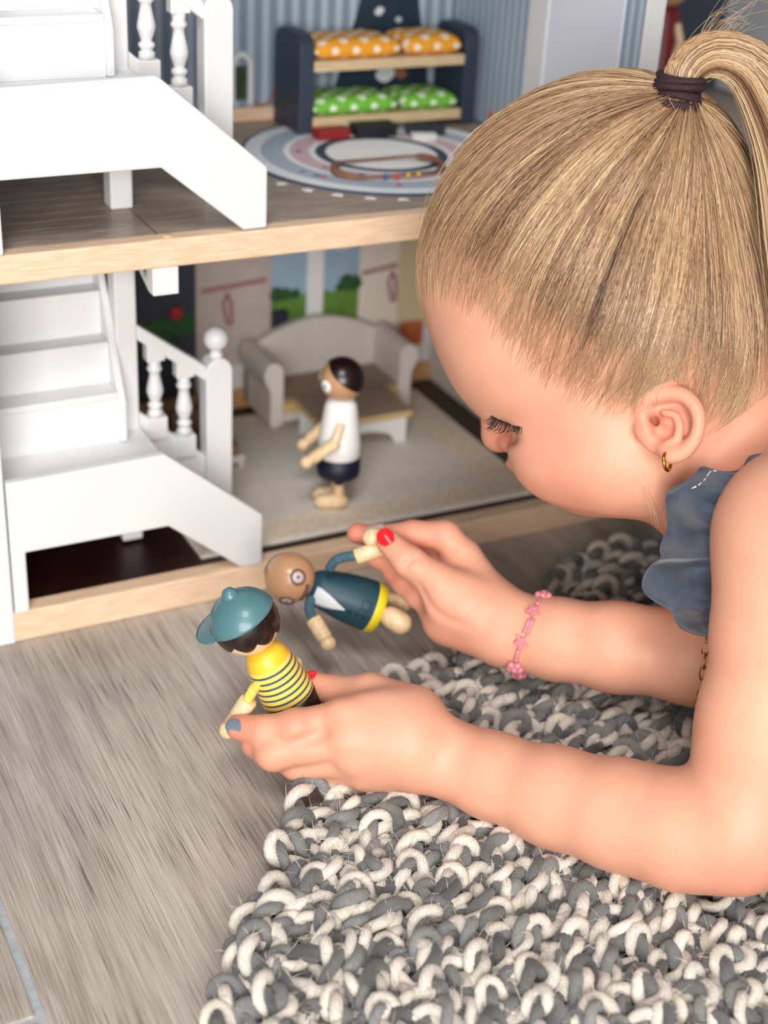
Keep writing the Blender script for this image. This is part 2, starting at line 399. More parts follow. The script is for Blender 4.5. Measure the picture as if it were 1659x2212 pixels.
# staircases
def baluster(st, x, y, z0, z1):
    h = z1-z0
    pr = [(.0044, 0), (.0044, .10), (.0030, .13), (.0040, .17), (.0046, .20), (.0040, .235), (.0028, .26), (.0034, .30), (.0048, .42), (.0050, .47), (.0044, .56), (.0033, .70), (.0030, .78), (.0042, .82), (.0046, .85), (.0038, .88), (.0036, .93), (.0042, 1.0)]
    MB().lathe([(r, t*h) for r, t in pr], 18, (x, y, z0)).build('baluster', M_WHITE, st, smooth=True)
def staircase(dz, zf):
    st = empty('staircase', (0, 0, 0)); st.parent = house
    def p(mb, n, bev=.0009): return mb.build(n, M_WHITE, st, bev=bev)
    fp = [(.0, zf), (.0, .1005), (.0893, .1025), (.1487, .0525), (.1487, zf+.0008), (.1355, zf+.0008), (.0905, .0565), (.0082, .0565), (.0082, zf)]
    fp = [(x, z+(dz if 1 < i < 8 and i not in (4, 5) or i == 1 else 0)) for i, (x, z) in enumerate(fp)]
    p(MB().prism(fp, -.0005, .0055), 'front_panel', .0012)
    p(MB().box(0, .0935, .0055, .066, .088+dz, .0935+dz), 'landing', .0005)
    ry, rz = [.042, .0575, .0705, .0830, .0955, .108], [.0935, .1246, .1497, .1759, .2017, .2262]
    for k in range(4 if dz < .1 else 5):
        if rz[k+1]+dz > .455: break
        p(MB().box(0, .0765, ry[k], ry[k]+.004, rz[k]+dz, rz[k+1]-.0008+dz), 'riser', .0004)
        p(MB().box(0, .0765, ry[k]-.0006, ry[k+1]+.003, rz[k+1]-.004+dz, rz[k+1]+dz), 'tread', .0008)
    sl = (rz[4]-rz[1])/(ry[4]-ry[1])
    top = min(.2262, .2262)+dz-(.0146 if dz < .1 else 0)
    p(MB().prism([(.040, .094+dz), (.040, .118+dz), (.040+(top-.118-dz)/sl, top), (.040+(top-.118-dz)/sl+.018, top), (.056, .094+dz)], .0765, .0805, 'x'), 'stringer', .0006)
    p(MB().box(.0805, .0932, .056, .0686, zf, (F2-.0146 if dz < .1 else .445)), 'column', .0012)
    p(MB().prism([(.0932, .1030+dz), (.1345, .0668+dz), (.1345, zf+.018), (.0932, zf+.060)], .0580, .0640), 'lower_rail_board', .0006)
    p(MB().prism([(.0932, .1580+dz), (.1350, .1264+dz), (.1350, .1165+dz), (.0932, .1485+dz)], .0565, .0650), 'handrail', .0012)
    for x, z0, z1 in ((.1045, .0975, .1335), (.1224, .0825, .1205)):
        baluster(st, x, .061, z0+dz, z1+dz)
        p(MB().box(x-.0062, x+.0062, .0565, .0655, z0-.014+dz, z0+dz), 'baluster_block', .0006)
        p(MB().box(x-.0055, x+.0055, .0570, .0650, z1+dz, z1+.012+dz), 'baluster_block', .0006)
    n = 10; pts = [(.1345, zf), (.1345, .1215+dz)]+[(.1428-.0083*math.cos(a), .1215+dz+.0095*math.sin(a)) for a in np.linspace(.2, math.pi-.2, n)]+[(.1511, .1215+dz), (.1511, zf)]
    p(MB().prism(pts, .0545, .0675), 'newel_post', .001)
    MB().lathe([(.0035, .129), (.0045, .1315), (.0033, .1335)]+[(.0075*math.sin(a), .1415-.0075*math.cos(a)) for a in np.linspace(.45, math.pi, 12)], 22, (.1428, .061, dz)).build('newel_ball', M_WHITE, st, smooth=True)
staircase(0, .0185)
staircase(.2072, F2)
br = hp(MB().prism([(.0, F2-.0154), (.0, .1957), (.008, .1957), (.045, F2-.0154)], .0846, .0990, 'x'), 'floor_bracket', M_WHITE, .0008)
M_SCREW = mat('screw_steel', (190, 190, 190), .3, metal=1)
hp(MB().lathe([(.0022, 0), (.0016, .0008), (0, .001)], 12, (.0846, .012, .2045), (-1, 0, 0)), 'screw', M_SCREW, None, br)
hp(MB().box(.060, .073, .018, .030, .078, .088), 'landing_block', M_WHITE)
# ================================================================== furniture in the dollhouse
M_GREYWHITE = mat('cream_paint', (212, 205, 200), .5)
M_TAUPE = mat('taupe_felt', (158, 136, 116), .8, var=.06, scale=200)
M_YEDGE = mat('ply_edge', (206, 176, 120), .6)
M_NAVY = mat('navy_blue_paint', (50, 59, 76), .5)
M_SHELFW = wood_mat('bed_wood', (222, 198, 160), (204, 176, 134), (3, 40, 40), .5, 20)

# beige play mat on the lower floor
def mat_print(name, outer, inner, border):
    m = bpy.data.materials.new(name); m.use_nodes = True; t = NT(m)
    tc = t.n('ShaderNodeTexCoord')
    nz = t.n('ShaderNodeTexNoise'); nz.inputs['Scale'].default_value = 260; nz.inputs['Detail'].default_value = 4; t.l(tc.outputs['Object'], nz.inputs['Vector'])
    r = t.n('ShaderNodeValToRGB'); t.l(nz.outputs[0], r.inputs[0])
    r.color_ramp.elements[0].position = .38; r.color_ramp.elements[1].position = .6
    r.color_ramp.elements[0].color = (*lin(outer), 1); r.color_ramp.elements[1].color = (*lin(inner), 1)
    t.l(r.outputs[0], t.b.inputs['Base Color']); t.b.inputs['Roughness'].default_value = .8
    return m
pm = empty('play_mat', (.245, .1, .0165))
tag(pm, 'beige rectangular mat with pale border lying on the lower dollhouse floor', 'mat')
MB().box(.118, .3575, .0215, .2005, .0165, .0190).build('mat_border', mat('mat_border', (222, 214, 204), .8), pm, bev=.0008)
MB().box(.121, .3545, .0245, .1975, .0190, .0193).build('mat_field', mat_print('mat_print', (212, 190, 168), (226, 212, 194), 0), pm)
MB().box(.145, .328, .046, .176, .0193, .0195).build('mat_centre', mat('mat_centre', (212, 206, 196), .8, var=.05, scale=80), pm)
ZM = .0195

def sofa():
    so = empty('sofa', (.279, .19, ZM))
    tag(so, 'small cream camelback toy sofa with rolled arms against the back wall', 'sofa')
    x0, x1, y0, y1 = .2195, .3385, .168, .2165
    def p(mb, n, m=M_GREYWHITE, bev=.001, **k): return mb.build(n, m, so, bev=bev, **k)
    p(MB().box(x0+.012, x1-.012, y0, y1-.004, ZM+.005, ZM+.012), 'seat_apron')
    p(MB().box(x0+.012, x1-.012, y0-.001, y1-.006, ZM+.012, ZM+.020), 'seat_board', M_YEDGE)
    p(MB().box(x0+.013, x1-.013, y0+.001, y1-.008, ZM+.020, ZM+.0225), 'seat_cushion', M_TAUPE)
    n = 22; top = [(x0+.004+(x1-x0-.008)*i/n, ZM+.044+.020*math.sin(math.pi*i/n)**.8) for i in range(n+1)]
    p(MB().prism([(x0+.004, ZM+.004)]+top+[(x1-.004, ZM+.004)], y1-.008, y1), 'backrest')
    for s, xa in ((-1, x0), (1, x1)):
        xi = xa-s*.014
        pts = [(xi, ZM+.004), (xi, ZM+.040)]
        c = (xa-s*.0065, ZM+.043)
        pts += [(c[0]+s*(-.0075*math.cos(a)), c[1]+.0095*math.sin(a)) for a in np.linspace(.2, 3.9, 14)]
        pts += [(xa-s*.004, ZM+.030), (xa-s*.004, ZM+.004)]
        if s < 0: pts = pts[::-1]
        p(MB().prism(pts, y0-.003, y1-.002), 'armrest', bev=.0012)
    for x in (x0+.010, x1-.010):
        for y in (y0+.004, y1-.006):
            p(MB().lathe([(.0022, 0), (.0032, .005)], 12, (x, y, ZM)), 'leg', bev=None, smooth=True)
sofa()
def table():
    tb = empty('coffee_table', (.28, .14, ZM))
    tag(tb, 'low toy coffee table with taupe top and white legs in front of the sofa', 'table')
    x0, x1, y0, y1, zt = .240, .3105, .117, .162, .0445
    def p(mb, n, m=M_WHITE, bev=.0006): return mb.build(n, m, tb, bev=bev)
    p(MB().box(x0, x1, y0, y1, zt-.005, zt-.0008), 'top_board', M_YEDGE)
    p(MB().box(x0+.0004, x1-.0004, y0+.0004, y1-.0004, zt-.0008, zt), 'top_cover', M_TAUPE, None)
    for y in (y0+.002, y1-.0055):
        z0 = ZM
        pts = [(x0+.003, z0), (x0+.003, zt-.005), (x1-.003, zt-.005), (x1-.003, z0), (x1-.011, z0)]
        pts += [(x1-.016-(x1-x0-.032)*i/8, z0+.008+.004*math.sin(math.pi*i/8)) for i in range(9)]+[(x0+.011, z0)]
        p(MB().prism(pts, y, y+.0035), 'leg_frame')
table()
def stool():
    st = empty('armchair', (.17, .15, ZM))
    tag(st, 'small toy armchair with brown seat and white frame behind the newel post', 'armchair')
    def p(mb, n, m=M_GREYWHITE, bev=.0008): return mb.build(n, m, st, bev=bev)
    x0, x1, y0, y1 = .147, .187, .122, .162
    br = mat('brown_felt', (140, 108, 84), .8, var=.1, scale=150)
    p(MB().box(x0, x1, y0, y1, ZM+.004, ZM+.009), 'frame')
    p(MB().box(x0+.001, x1-.0035, y0+.001, y1-.003, ZM+.009, ZM+.0165), 'seat_cushion', br)
    p(MB().box(x0, x1-.004, y1-.008, y1-.001, ZM+.0165, ZM+.032), 'backrest', br)
    for x in (x0+.0025, x1-.0025):
        for y in (y0+.0025, y1-.0025): p(MB().box(x-.002, x+.002, y-.002, y+.002, ZM, ZM+.004), 'leg')
    MB().lathe([(.0055*math.sin(a), -.0055*math.cos(a)) for a in np.linspace(0, math.pi, 10)], 16, (x1-.008, y1-.012, ZM+.023)).build('bolster_end', M_GREYWHITE, st, smooth=True)
stool()

# round play rug upstairs
ZU = F2
rug_c = np.array([.2755, .1165]); R0 = .0885
pr = empty('round_mat', (rug_c[0], rug_c[1], ZU)); tag(pr, 'round printed mat with grey, pink and navy rings on the upper floor', 'mat')
rings = [(1.0, .976, (58, 72, 92)), (.976, .86, (226, 230, 234)), (.86, .70, (168, 178, 190)), (.70, .655, (228, 230, 232)), (.655, .52, (200, 172, 178)), (.52, .475, (226, 226, 228)), (.475, .40, (52, 68, 88)), (.40, 0, (232, 232, 230))]
for a, b, c in rings:
    n = 72; th = np.linspace(0, 2*math.pi, n, endpoint=False)
    V = []; F = []
    for r_ in (a*R0, b*R0):
        for z_ in (0, .0012):
            for t_ in th: V.append((rug_c[0]+r_*math.cos(t_), rug_c[1]+r_*math.sin(t_), ZU+z_))
    for i in range(n):
        j = (i+1) % n
        F += [(n+i, n+j, 3*n+j, 3*n+i), (i, j, n+j, n+i), (2*n+j, 2*n+i, 3*n+i, 3*n+j)]
    if b == 0: F = [f for f in F if f[0] < 2*n or f[0] >= 0]
    o = MB().add(V, F).build('mat_ring', mat('mat_ring', c, .7), pr)
rr = random.Random(3)
for k in range(9):      # small printed figures in the rings
    t_ = rr.uniform(2.2, 4.6); r_ = R0*rr.choice((.59, .78))
    c = rr.choice(((190, 70, 60), (214, 170, 70), (80, 90, 120), (120, 130, 150)))
    MB().lathe([(.0022, 0), (.0022, .00015), (0, .0002)], 10, (rug_c[0]+r_*math.cos(t_), rug_c[1]+r_*math.sin(t_), ZU+.0012)).build('mat_motif', mat('mat_motif', c, .7), pr)
M_STAR = mat('star_white', (236, 234, 230), .6)
for k in range(10):
    t_ = math.radians(205+k*11.5); cx, cy = rug_c+np.array([math.cos(t_), math.sin(t_)])*(R0+.006)
    if cy < .012 or (cx < .152 and cy < .07): continue
    pts = [(cx+(.0036 if i % 2 == 0 else .0016)*math.cos(i*math.pi/5+t_), cy+(.0036 if i % 2 == 0 else .0016)*math.sin(i*math.pi/5+t_)) for i in range(10)]
    MB().prism(pts, ZU, ZU+.0004, 'z').build('star_print', M_STAR, house)
# brown cord ring with beads lying on the round mat
cr = empty('cord_ring', (.262, .083, ZU+.0012)); tag(cr, 'brown cord ring with small coloured beads lying on the round mat', 'ring')
th = np.linspace(0, 2*math.pi, 40, endpoint=False)
MB().tube([(.262+.0355*math.cos(a), .0805+.021*math.sin(a), ZU+.0035+.001*math.sin(3*a)) for a in th], [.0022 if abs(math.cos(a)) > .75 else .0010 for a in th], 8, True).build('cord', mat('brown_cord', (122, 84, 66), .7), cr, smooth=True)
for k, c in enumerate(((60, 80, 130), (190, 60, 60), (214, 174, 70), (214, 174, 70))):
    a = math.radians(250+k*12)
    MB().lathe([(.0018*math.sin(q), -.0018*math.cos(q)) for q in np.linspace(0, math.pi, 8)], 10, (.262+.0355*math.cos(a), .0805+.021*math.sin(a), ZU+.0038)).build('bead', mat('cord_bead', c, .4), cr, smooth=True)

# bunk bed with cushions
bx0, bx1, by0, by1 = .243, .3735, .172, .214
bb = empty('bunk_bed', (.308, .193, ZU)); tag(bb, 'dark navy toy bunk bed with two pale wooden shelves', 'bunk bed')
for x in (bx0, bx1-.010):
    h = .0635
    pts = [(by0, ZU), (by0, ZU+h-.010)]+[(by0+.010-.010*math.cos(a), ZU+h-.010+.010*math.sin(a)) for a in np.linspace(0, math.pi/2, 6)][1:]+[(by1-.010+.010*math.sin(a), ZU+h-.010+.010*math.cos(a)) for a in np.linspace(0, math.pi/2, 6)]+[(by1, ZU)]
    MB().prism(pts, x, x+.010, 'x').build('end_panel', M_NAVY, bb, bev=.0008)
SHZ = (ZU+.0085, ZU+.0445)
for z in SHZ:
    MB().box(bx0+.010, bx1-.010, by0+.0005, by1-.001, z-.004, z+.0025).build('bed_board', M_SHELFW, bb, bev=.0005)
def dot_mat(name, base, dot, sc):
    m = bpy.data.materials.new(name); m.use_nodes = True; t = NT(m)
    tc = t.n('ShaderNodeTexCoord'); mp = t.n('ShaderNodeMapping'); t.l(tc.outputs['Object'], mp.inputs[0]); mp.inputs['Scale'].default_value = (sc, sc, sc)
    mp.inputs['Rotation'].default_value = (0, 0, math.radians(45))
    fr = t.n('ShaderNodeVectorMath'); fr.operation = 'FRACTION'; t.l(mp.outputs[0], fr.inputs[0])
    sb = t.n('ShaderNodeVectorMath'); sb.operation = 'SUBTRACT'; sb.inputs[1].default_value = (.5, .5, .5); t.l(fr.outputs[0], sb.inputs[0])
    sm = t.n('ShaderNodeVectorMath'); sm.operation = 'MULTIPLY'; sm.inputs[1].default_value = (1, 1, 0); t.l(sb.outputs[0], sm.inputs[0])
    ln = t.n('ShaderNodeVectorMath'); ln.operation = 'LENGTH'; t.l(sm.outputs[0], ln.inputs[0])
    lt = t.n('ShaderNodeMath'); lt.operation = 'LESS_THAN'; lt.inputs[1].default_value = .3; t.l(ln.outputs['Value'], lt.inputs[0])
    mx = t.n('ShaderNodeMix'); mx.data_type = 'RGBA'; mx.inputs[6].default_value = (*lin(base), 1); mx.inputs[7].default_value = (*lin(dot), 1); t.l(lt.outputs[0], mx.inputs[0])
    t.l(mx.outputs[2], t.b.inputs['Base Color']); t.b.inputs['Roughness'].default_value = .75
    return m
M_OR = dot_mat('orange_dots', (244, 166, 40), (255, 240, 220), 95); M_GR = dot_mat('green_dots', (116, 190, 60), (236, 250, 224), 95)
def cushion(name, label, x0, x1, z, m, h):
    y0, y1 = by0+.0008, by1-.0015; n = 12; V = []; F = []
    for s in (0, 1):
        for j in range(n+1):
            for i in range(n+1):
                u, v = i/n, j/n
                puff = (1-(2*u-1)**6)*(1-(2*v-1)**6)
                e = .0012*(1-puff)
                V.append((x0+(x1-x0)*u, y0+(y1-y0)*v, z+h*.45+(1 if s else -1)*h*.45*puff**.5 + (h*.1*s*puff)))
    N = (n+1)**2
    for j in range(n):
        for i in range(n):
            a = j*(n+1)+i; F += [(a, a+n+1, a+n+2, a+1), (N+a, N+a+1, N+a+n+2, N+a+n+1)]
    o = MB().add(V, F).build(name, m, None, smooth=True)
    bm = bmesh.new(); bm.from_mesh(o.data); bmesh.ops.remove_doubles(bm, verts=bm.verts, dist=1e-6); bmesh.ops.recalc_face_normals(bm, faces=bm.faces); bm.to_mesh(o.data); bm.free()
    tag(o, label, 'cushion', 'bunk bed cushions')
xs = bx0+.0105; xm = bx0+.076; xe = bx1-.0105
cushion('mattress', 'long orange polka-dot mattress on the upper bunk', xs, xm-.0005, SHZ[1]+.0025, M_OR, .0125)
cushion('pillow', 'short orange polka-dot pillow at the right end of the upper bunk', xm+.0005, xe, SHZ[1]+.0025, M_OR, .0125)
cushion('mattress', 'long green polka-dot mattress on the lower bunk', xs, xm-.0005, SHZ[0]+.0025, M_GR, .0115)
cushion('pillow', 'short green polka-dot pillow at the right end of the lower bunk', xm+.0005, xe, SHZ[0]+.0025, M_GR, .0105)
# small things under and before the bunk bed
def toybox(name, label, cat, x, y, z, sx, sy, sz, rz, c, c2):
    e = empty(name, (x, y, z)); e.rotation_euler[2] = rz
    tag(e, label, cat)
    a = mesh_obj('body', *_bx(-sx, sx, -sy, sy, 0, sz*.75), mat(name+'_body', c, .6), e); bevel(a, .0006)
    b = mesh_obj('lid', *_bx(-sx*1.04, sx*1.04, -sy*1.05, sy*1.05, sz*.75, sz), mat(name+'_lid', c2, .6), e); bevel(b, .0006)
def _bx(*a):
    m = MB().box(*a); return m.v, m.f
toybox('toy_box', 'dark red little box standing in front of the bunk bed', 'box', .2605, .1605, ZU+.0012, .011, .006, .006, .05, (140, 26, 34), (156, 34, 40))
toybox('toy_case', 'black little case lying under the edge of the bunk bed', 'case', .291, .1600, ZU+.0012, .014, .0075, .0075, -.05, (18, 20, 30), (24, 26, 36))
toybox('toy_book', 'dark navy toy book lying right of the black little case', 'book', .327, .1555, ZU+.0012, .013, .006, .0055, -.35, (30, 36, 52), (34, 40, 58))
toybox('toy_card', 'white toy card box in front of the dark navy toy book', 'box', .318, .1400, ZU+.0012, .008, .004, .004, -.3, (222, 220, 216), (230, 228, 224))

# bath tub in the next room upstairs
tub = empty('bath_tub', (.475, .06, ZU)); tag(tub, 'white toy bath tub in the right upper room beside the partition', 'bath tub')
def rrect(hx, hy, n=8):
    r = min(hx, hy)*.7; P = []
    for cx, cy, a0 in ((hx-r, hy-r, 0), (-hx+r, hy-r, 90), (-hx+r, -hy+r, 180), (hx-r, -hy+r, 270)):
        P += [(cx+r*math.cos(math.radians(a0+90*i/n)), cy+r*math.sin(math.radians(a0+90*i/n))) for i in range(n+1)]
    return P
V = []; F = []; prof = [(.036, .018, 0), (.042, .022, .03), (.0435, .0235, .032), (.0425, .0225, .0335), (.040, .020, .032), (.034, .016, .006)]
for hx, hy, z in prof: V += [(.462+a*hx/.04, .135+b*hy/.02, ZU+z) for a, b in rrect(.04, .02)]
n = len(rrect(.04, .02))
for k in range(len(prof)-1): F += [(k*n+i, k*n+(i+1) % n, (k+1)*n+(i+1) % n, (k+1)*n+i) for i in range(n)]
F += [tuple(range(n-1, -1, -1)), tuple(range((len(prof)-1)*n, len(prof)*n))]
MB().add(V, F).build('tub_shell', M_WHITE, tub, smooth=True)
MB().tube([(.425, .135, ZU+.034), (.425, .135, ZU+.044), (.433, .135, ZU+.046), (.436, .135, ZU+.041)], .0016, 8).build('tap', mat('tap_steel', (200, 200, 205), .25, metal=1), tub, smooth=True)

# ================================================================== dolls
M_DOLLW = wood_mat('doll_wood', (238, 212, 172), (226, 192, 148), (40, 40, 6), .45, 12)
M_DOLLSKIN = mat('doll_tan', (196, 150, 112), .35, coat=.3)
M_DOLLPALE = mat('doll_pale', (238, 206, 170), .35, coat=.3)
M_HAIRD = mat('doll_dark_hair', (30, 16, 16), .35, coat=.3)
class Doll:
    def __init__(s, name, label, O, U, Fd):
        s.O = Vector(O); s.U = Vector(U).normalized(); f = Vector(Fd); s.F = (f-s.U*f.dot(s.U)).normalized(); s.R = s.F.cross(s.U)
        s.e = empty(name, s.O); tag(s.e, label, 'doll', 'wooden dollhouse dolls')
    def P(s, r, f, u): return s.O+s.R*r+s.F*f+s.U*u
    def lathe(s, name, prof, m, r=0, f=0, n=32, parent=None):
        return MB().lathe(prof, n, s.P(r, f, 0), s.U).build(name, m, parent or s.e, smooth=True)
    def ball(s, name, c, rad, m, parent=None, n=24, sc=None):
        return MB().lathe([(rad*math.sin(a), -rad*math.cos(a)) for a in np.linspace(0, math.pi, 14)], n, c, s.U).build(name, m, parent or s.e, smooth=True)
    def limb(s, name, pts, rad, m, n=12, parent=None, cnt=None):
        return MB().tube(spline([tuple(p) for p in pts], cnt or 4*len(pts)), rad, n).build(name, m, parent or s.e, smooth=True)
    def shell(s, name, c, rad, m, fn, parent=None, nu=48, nv=24, thick=.0006):
        """cap over the head sphere: keeps points whose polar angle from U is below fn(azimuth from F)"""
        V = []; F = []
        for k in (1, 0):
            R_ = rad+thick*k
            for j in range(nv+1):
                for i in range(nu):
                    az = 2*math.pi*i/nu; pol = fn(az)*j/nv
                    d = s.U*math.cos(pol)+(s.F*math.cos(az)+s.R*math.sin(az))*math.sin(pol)
                    V.append(tuple(Vector(c)+d*R_))
        N = (nv+1)*nu
        for j in range(nv):
            for i in range(nu):
                i2 = (i+1) % nu; F.append((j*nu+i, (j+1)*nu+i, (j+1)*nu+i2, j*nu+i2)); F.append((N+j*nu+i, N+j*nu+i2, N+(j+1)*nu+i2, N+(j+1)*nu+i))
        for i in range(nu):
            i2 = (i+1) % nu; F.append((nv*nu+i, N+nv*nu+i, N+nv*nu+i2, nv*nu+i2))
        return MB().add(V, F).build(name, m, parent or s.e, smooth=True)
    def wood_arm(s, a, b, rs=.0028, r=.0038, hand=.0042, sleeve=None, ssrc=None):
        """cylinder forearm from a to b with a round hand at b"""
        a, b = Vector(a), Vector(b); d = (b-a).normalized(); L = (b-a).length
        o = MB().lathe([(r*.75, 0), (r*.92, .0002), (r, .0008), (r, L*.78), (r*.80, L*.83), (r*.72, L*.86)]+[(hand*.95*math.sin(q), L-hand*.95*math.cos(q)+.0) for q in np.linspace(.9, math.pi, 9)], 18, a, d).build('forearm', M_DOLLW, s.e, smooth=True)
        return o
# --- lady standing on the mat
d = Doll('wooden_doll', 'wooden doll in white top and navy skirt standing on the beige mat', (.2225, .0520, ZM), (0, 0, 1), (-.93, .30, 0))
h0 = .019+.0
hc = d.P(0, 0, .0875)
d.ball('head', hc, .0138, M_DOLLSKIN)
d.shell('hair', hc, .0138, M_HAIRD, lambda az: .62+1.45*(0.5-0.5*math.cos(az))**.9+.1*math.sin(az)**2, thick=.0007)
for s_ in (-1, 1):
    q = (d.F*.80+d.R*s_*.58-d.U*.08).normalized()
    e_ = MB().lathe([(.0042, 0), (.0040, .0007), (.0020, .0011), (0, .0012)], 18, hc+q*.0132, q).build('eye', mat('doll_eye_white', (245, 245, 245), .4), d.e, smooth=True)
    MB().lathe([(.0009, 0), (.0008, .0004), (0, .0005)], 12, hc+q*.0143+d.F*.0002, q).build('pupil', M_HAIRD, e_, smooth=True)
d.lathe('torso', [(.0135, .0360), (.0140, .0368), (.0135, .045), (.0122, .056), (.0108, .066), (.0098, .0715), (.0080, .0745), (.0040, .0758), (0, .0758)], mat('doll_white', (244, 244, 244), .4))
d.lathe('skirt', [(.0070, .0215), (.0136, .0225), (.0142, .026), (.0138, .0362)], mat('doll_navy', (18, 20, 44), .5))
for s_, ua, uh, fw in ((1, .062, .036, .0150), (-1, .062, .040, .0165)):
    sh = d.P(s_*.0105, .001, ua); el = d.P(s_*.0158, .006, .050); ha = d.P(s_*.0165, fw+.006, uh-.001)
    d.limb('sleeve', [sh, (Vector(sh)+Vector(el))/2+d.R*s_*.001, el], [.003]*12, M_DOLLPALE)
    d.wood_arm(el-(Vector(ha)-Vector(el))*.15, ha, r=.0040, hand=.0043)
for s_ in (-1, 1):
    d.limb('leg_top', [d.P(s_*.0055, 0, .024), d.P(s_*.0055, .0002, .017)], .0026, mat('doll_navy_leg', (20, 22, 44), .6))
    d.limb('leg', [d.P(s_*.0055, 0, .0175), d.P(s_*.0055, 0, .005)], .0034, M_DOLLW)
    V = [(d.P(s_*.0055, -.006+.0215*t, 0)+d.U*.0050) for t in np.linspace(0, 1, 9)]
    MB().tube(V, [.0022, .0042, .0048, .0049, .0049, .0050, .0049, .0042, .0018], 16).build('foot', M_DOLLW, d.e, smooth=True)

# --- doll with teal cap, held in the near hand
def cvec(x, y, z): return Vector(tuple(np.array([x, y, z]) @ MC))      # camera-axes direction -> world
HC = Vector(tuple(W(531, 1345, .708)))
U_ = cvec(-.40, -.79, -.46).normalized()
d = Doll('wooden_doll', 'wooden doll with teal cap and striped yellow shirt held in the near hand', HC-U_*.088, U_, cvec(-.86, .30, .40))
hr = .0159; hc = HC
d.ball('head', hc, hr, M_DOLLPALE, n=36)
d.shell('hair', hc, hr, M_HAIRD, lambda az: 1.55+.52*(.5-.5*math.cos(az))**.6+.24*(abs(math.sin(az*4.5))-.6)*(1 if abs(az-math.pi) < 2.3 else 0), thick=.0007, nu=90)
M_CAP = mat('teal_cap', (82, 124, 132), .38, coat=.2)
capo = d.shell('cap', hc-d.U*.0003, hr+.0006, M_CAP, lambda az: 1.34+.08*math.cos(az), thick=.0011, nu=64)
capn = (hc+d.U*(hr+.0012))
MB().lathe([(.0046, -.0014), (.0040, .0005), (.0033, .0020), (.0025, .0031), (.0012, .0037), (0, .0038)], 20, capn, d.U).build('cap_button', M_CAP, capo, smooth=True)
V = []; F = []; na, nr = 16, 5
for lay in (0, 1):
    for j in range(nr+1):
        for i in range(na+1):
            az = (i/na-.5)*1.9; out = (hr+.0008)+.0088*(j/nr)*max(0, math.cos(az*1.55))**.5
            dn = .0010-.0012*(j/nr)**1.3-.0008*lay*(1-.5*j/nr)
            V.append(tuple(hc+(d.F*math.cos(az)+d.R*math.sin(az))*out*.985+d.U*(dn+.0036)))
N = (na+1)*(nr+1)
for j in range(nr):
    for i in range(na):
        a = j*(na+1)+i; F += [(a, a+1, a+na+2, a+na+1), (N+a, N+a+na+1, N+a+na+2, N+a+1)]
for i in range(na): a = nr*(na+1)+i; F.append((a, a+1, N+a+1, N+a))
MB().add(V, F).build('cap_brim', M_CAP, capo, smooth=True)
def stripe_shirt():
    m = bpy.data.materials.new('striped_shirt'); m.use_nodes = True; t = NT(m)
    at = t.n('ShaderNodeAttribute', attribute_name='stripe')
    mu = t.n('ShaderNodeMath'); mu.operation = 'FRACT'; t.l(at.outputs['Fac'], mu.inputs[0])
    lt = t.n('ShaderNodeMath'); lt.operation = 'LESS_THAN'; lt.inputs[1].default_value = .37; t.l(mu.outputs[0], lt.inputs[0])
    gt = t.n('ShaderNodeMath'); gt.operation = 'LESS_THAN'; gt.inputs[1].default_value = 7.0; t.l(at.outputs['Fac'], gt.inputs[0])
    an = t.n('ShaderNodeMath'); an.operation = 'MULTIPLY'; t.l(lt.outputs[0], an.inputs[0]); t.l(gt.outputs[0], an.inputs[1])
    m1 = t.n('ShaderNodeMix'); m1.data_type = 'RGBA'; m1.inputs[6].default_value = (*lin((244, 196, 52)), 1); m1.inputs[7].default_value = (*lin((244, 214, 104)), 1); t.l(gt.outputs[0], m1.inputs[0])
    m2 = t.n('ShaderNodeMix'); m2.data_type = 'RGBA'; t.l(m1.outputs[2], m2.inputs[6]); m2.inputs[7].default_value = (*lin((62, 84, 98)), 1); t.l(an.outputs[0], m2.inputs[0])
    t.l(m2.outputs[2], t.b.inputs['Base Color']); t.b.inputs['Roughness'].default_value = .38; t.b.inputs['Coat Weight'].default_value = .2
    return m
hem = .0412
pf = [(r_*.88, h_) for r_, h_ in [(.0150, hem-.0005), (.0156, hem), (.0155, hem+.003), (.0150, hem+.008), (.0144, hem+.013), (.0137, hem+.018), (.0128, hem+.0225), (.0117, hem+.026), (.0100, hem+.0290), (.0076, hem+.0310), (.004, hem+.0322), (0, hem+.0325)]]
pf2 = []
for (r1, h1), (r2, h2) in zip(pf, pf[1:]): pf2 += [(r1+(r2-r1)*k/4, h1+(h2-h1)*k/4) for k in range(4)]
pf2.append(pf[-1])
sh = d.lathe('shirt', pf2, stripe_shirt(), n=40)
at = sh.data.attributes.new('stripe', 'FLOAT', 'POINT')
for i, v in enumerate(sh.data.vertices):
    p = (sh.matrix_parent_inverse.inverted() @ v.co if False else v.co)
    at.data[i].value = ((Vector(v.co)-d.O).dot(d.U)-hem-.0006)/.0032+.02
d.lathe('trousers', [(0, .0262), (.0097, .0265), (.0123, .029), (.0132, .034), (.0134, hem+.0002)], mat('doll_black_trousers', (26, 14, 18), .4), n=36)
def P_(px, py, dd): return Vector(tuple(W(px, py, dd)))
M_SLEEVE_Y = mat('sleeve_yellow', (226, 200, 96), .9, var=.25, scale=500, bump=.5, bscale=900)
d.limb('sleeve', [P_(556, 1478, .716), P_(546, 1492, .714), P_(536, 1510, .7145), P_(527, 1525, .716)], .0026, M_SLEEVE_Y)
d.wood_arm(P_(538, 1512, .7145), P_(492, 1577, .7235), r=.0045, hand=.0046)
d.limb('sleeve', [P_(610, 1421, .722), P_(620, 1420, .726), P_(630, 1424, .729), P_(636, 1436, .730)], .0026, M_SLEEVE_Y)
d.wood_arm(P_(632, 1426, .729), P_(652, 1500, .734), r=.0042, hand=.0045)
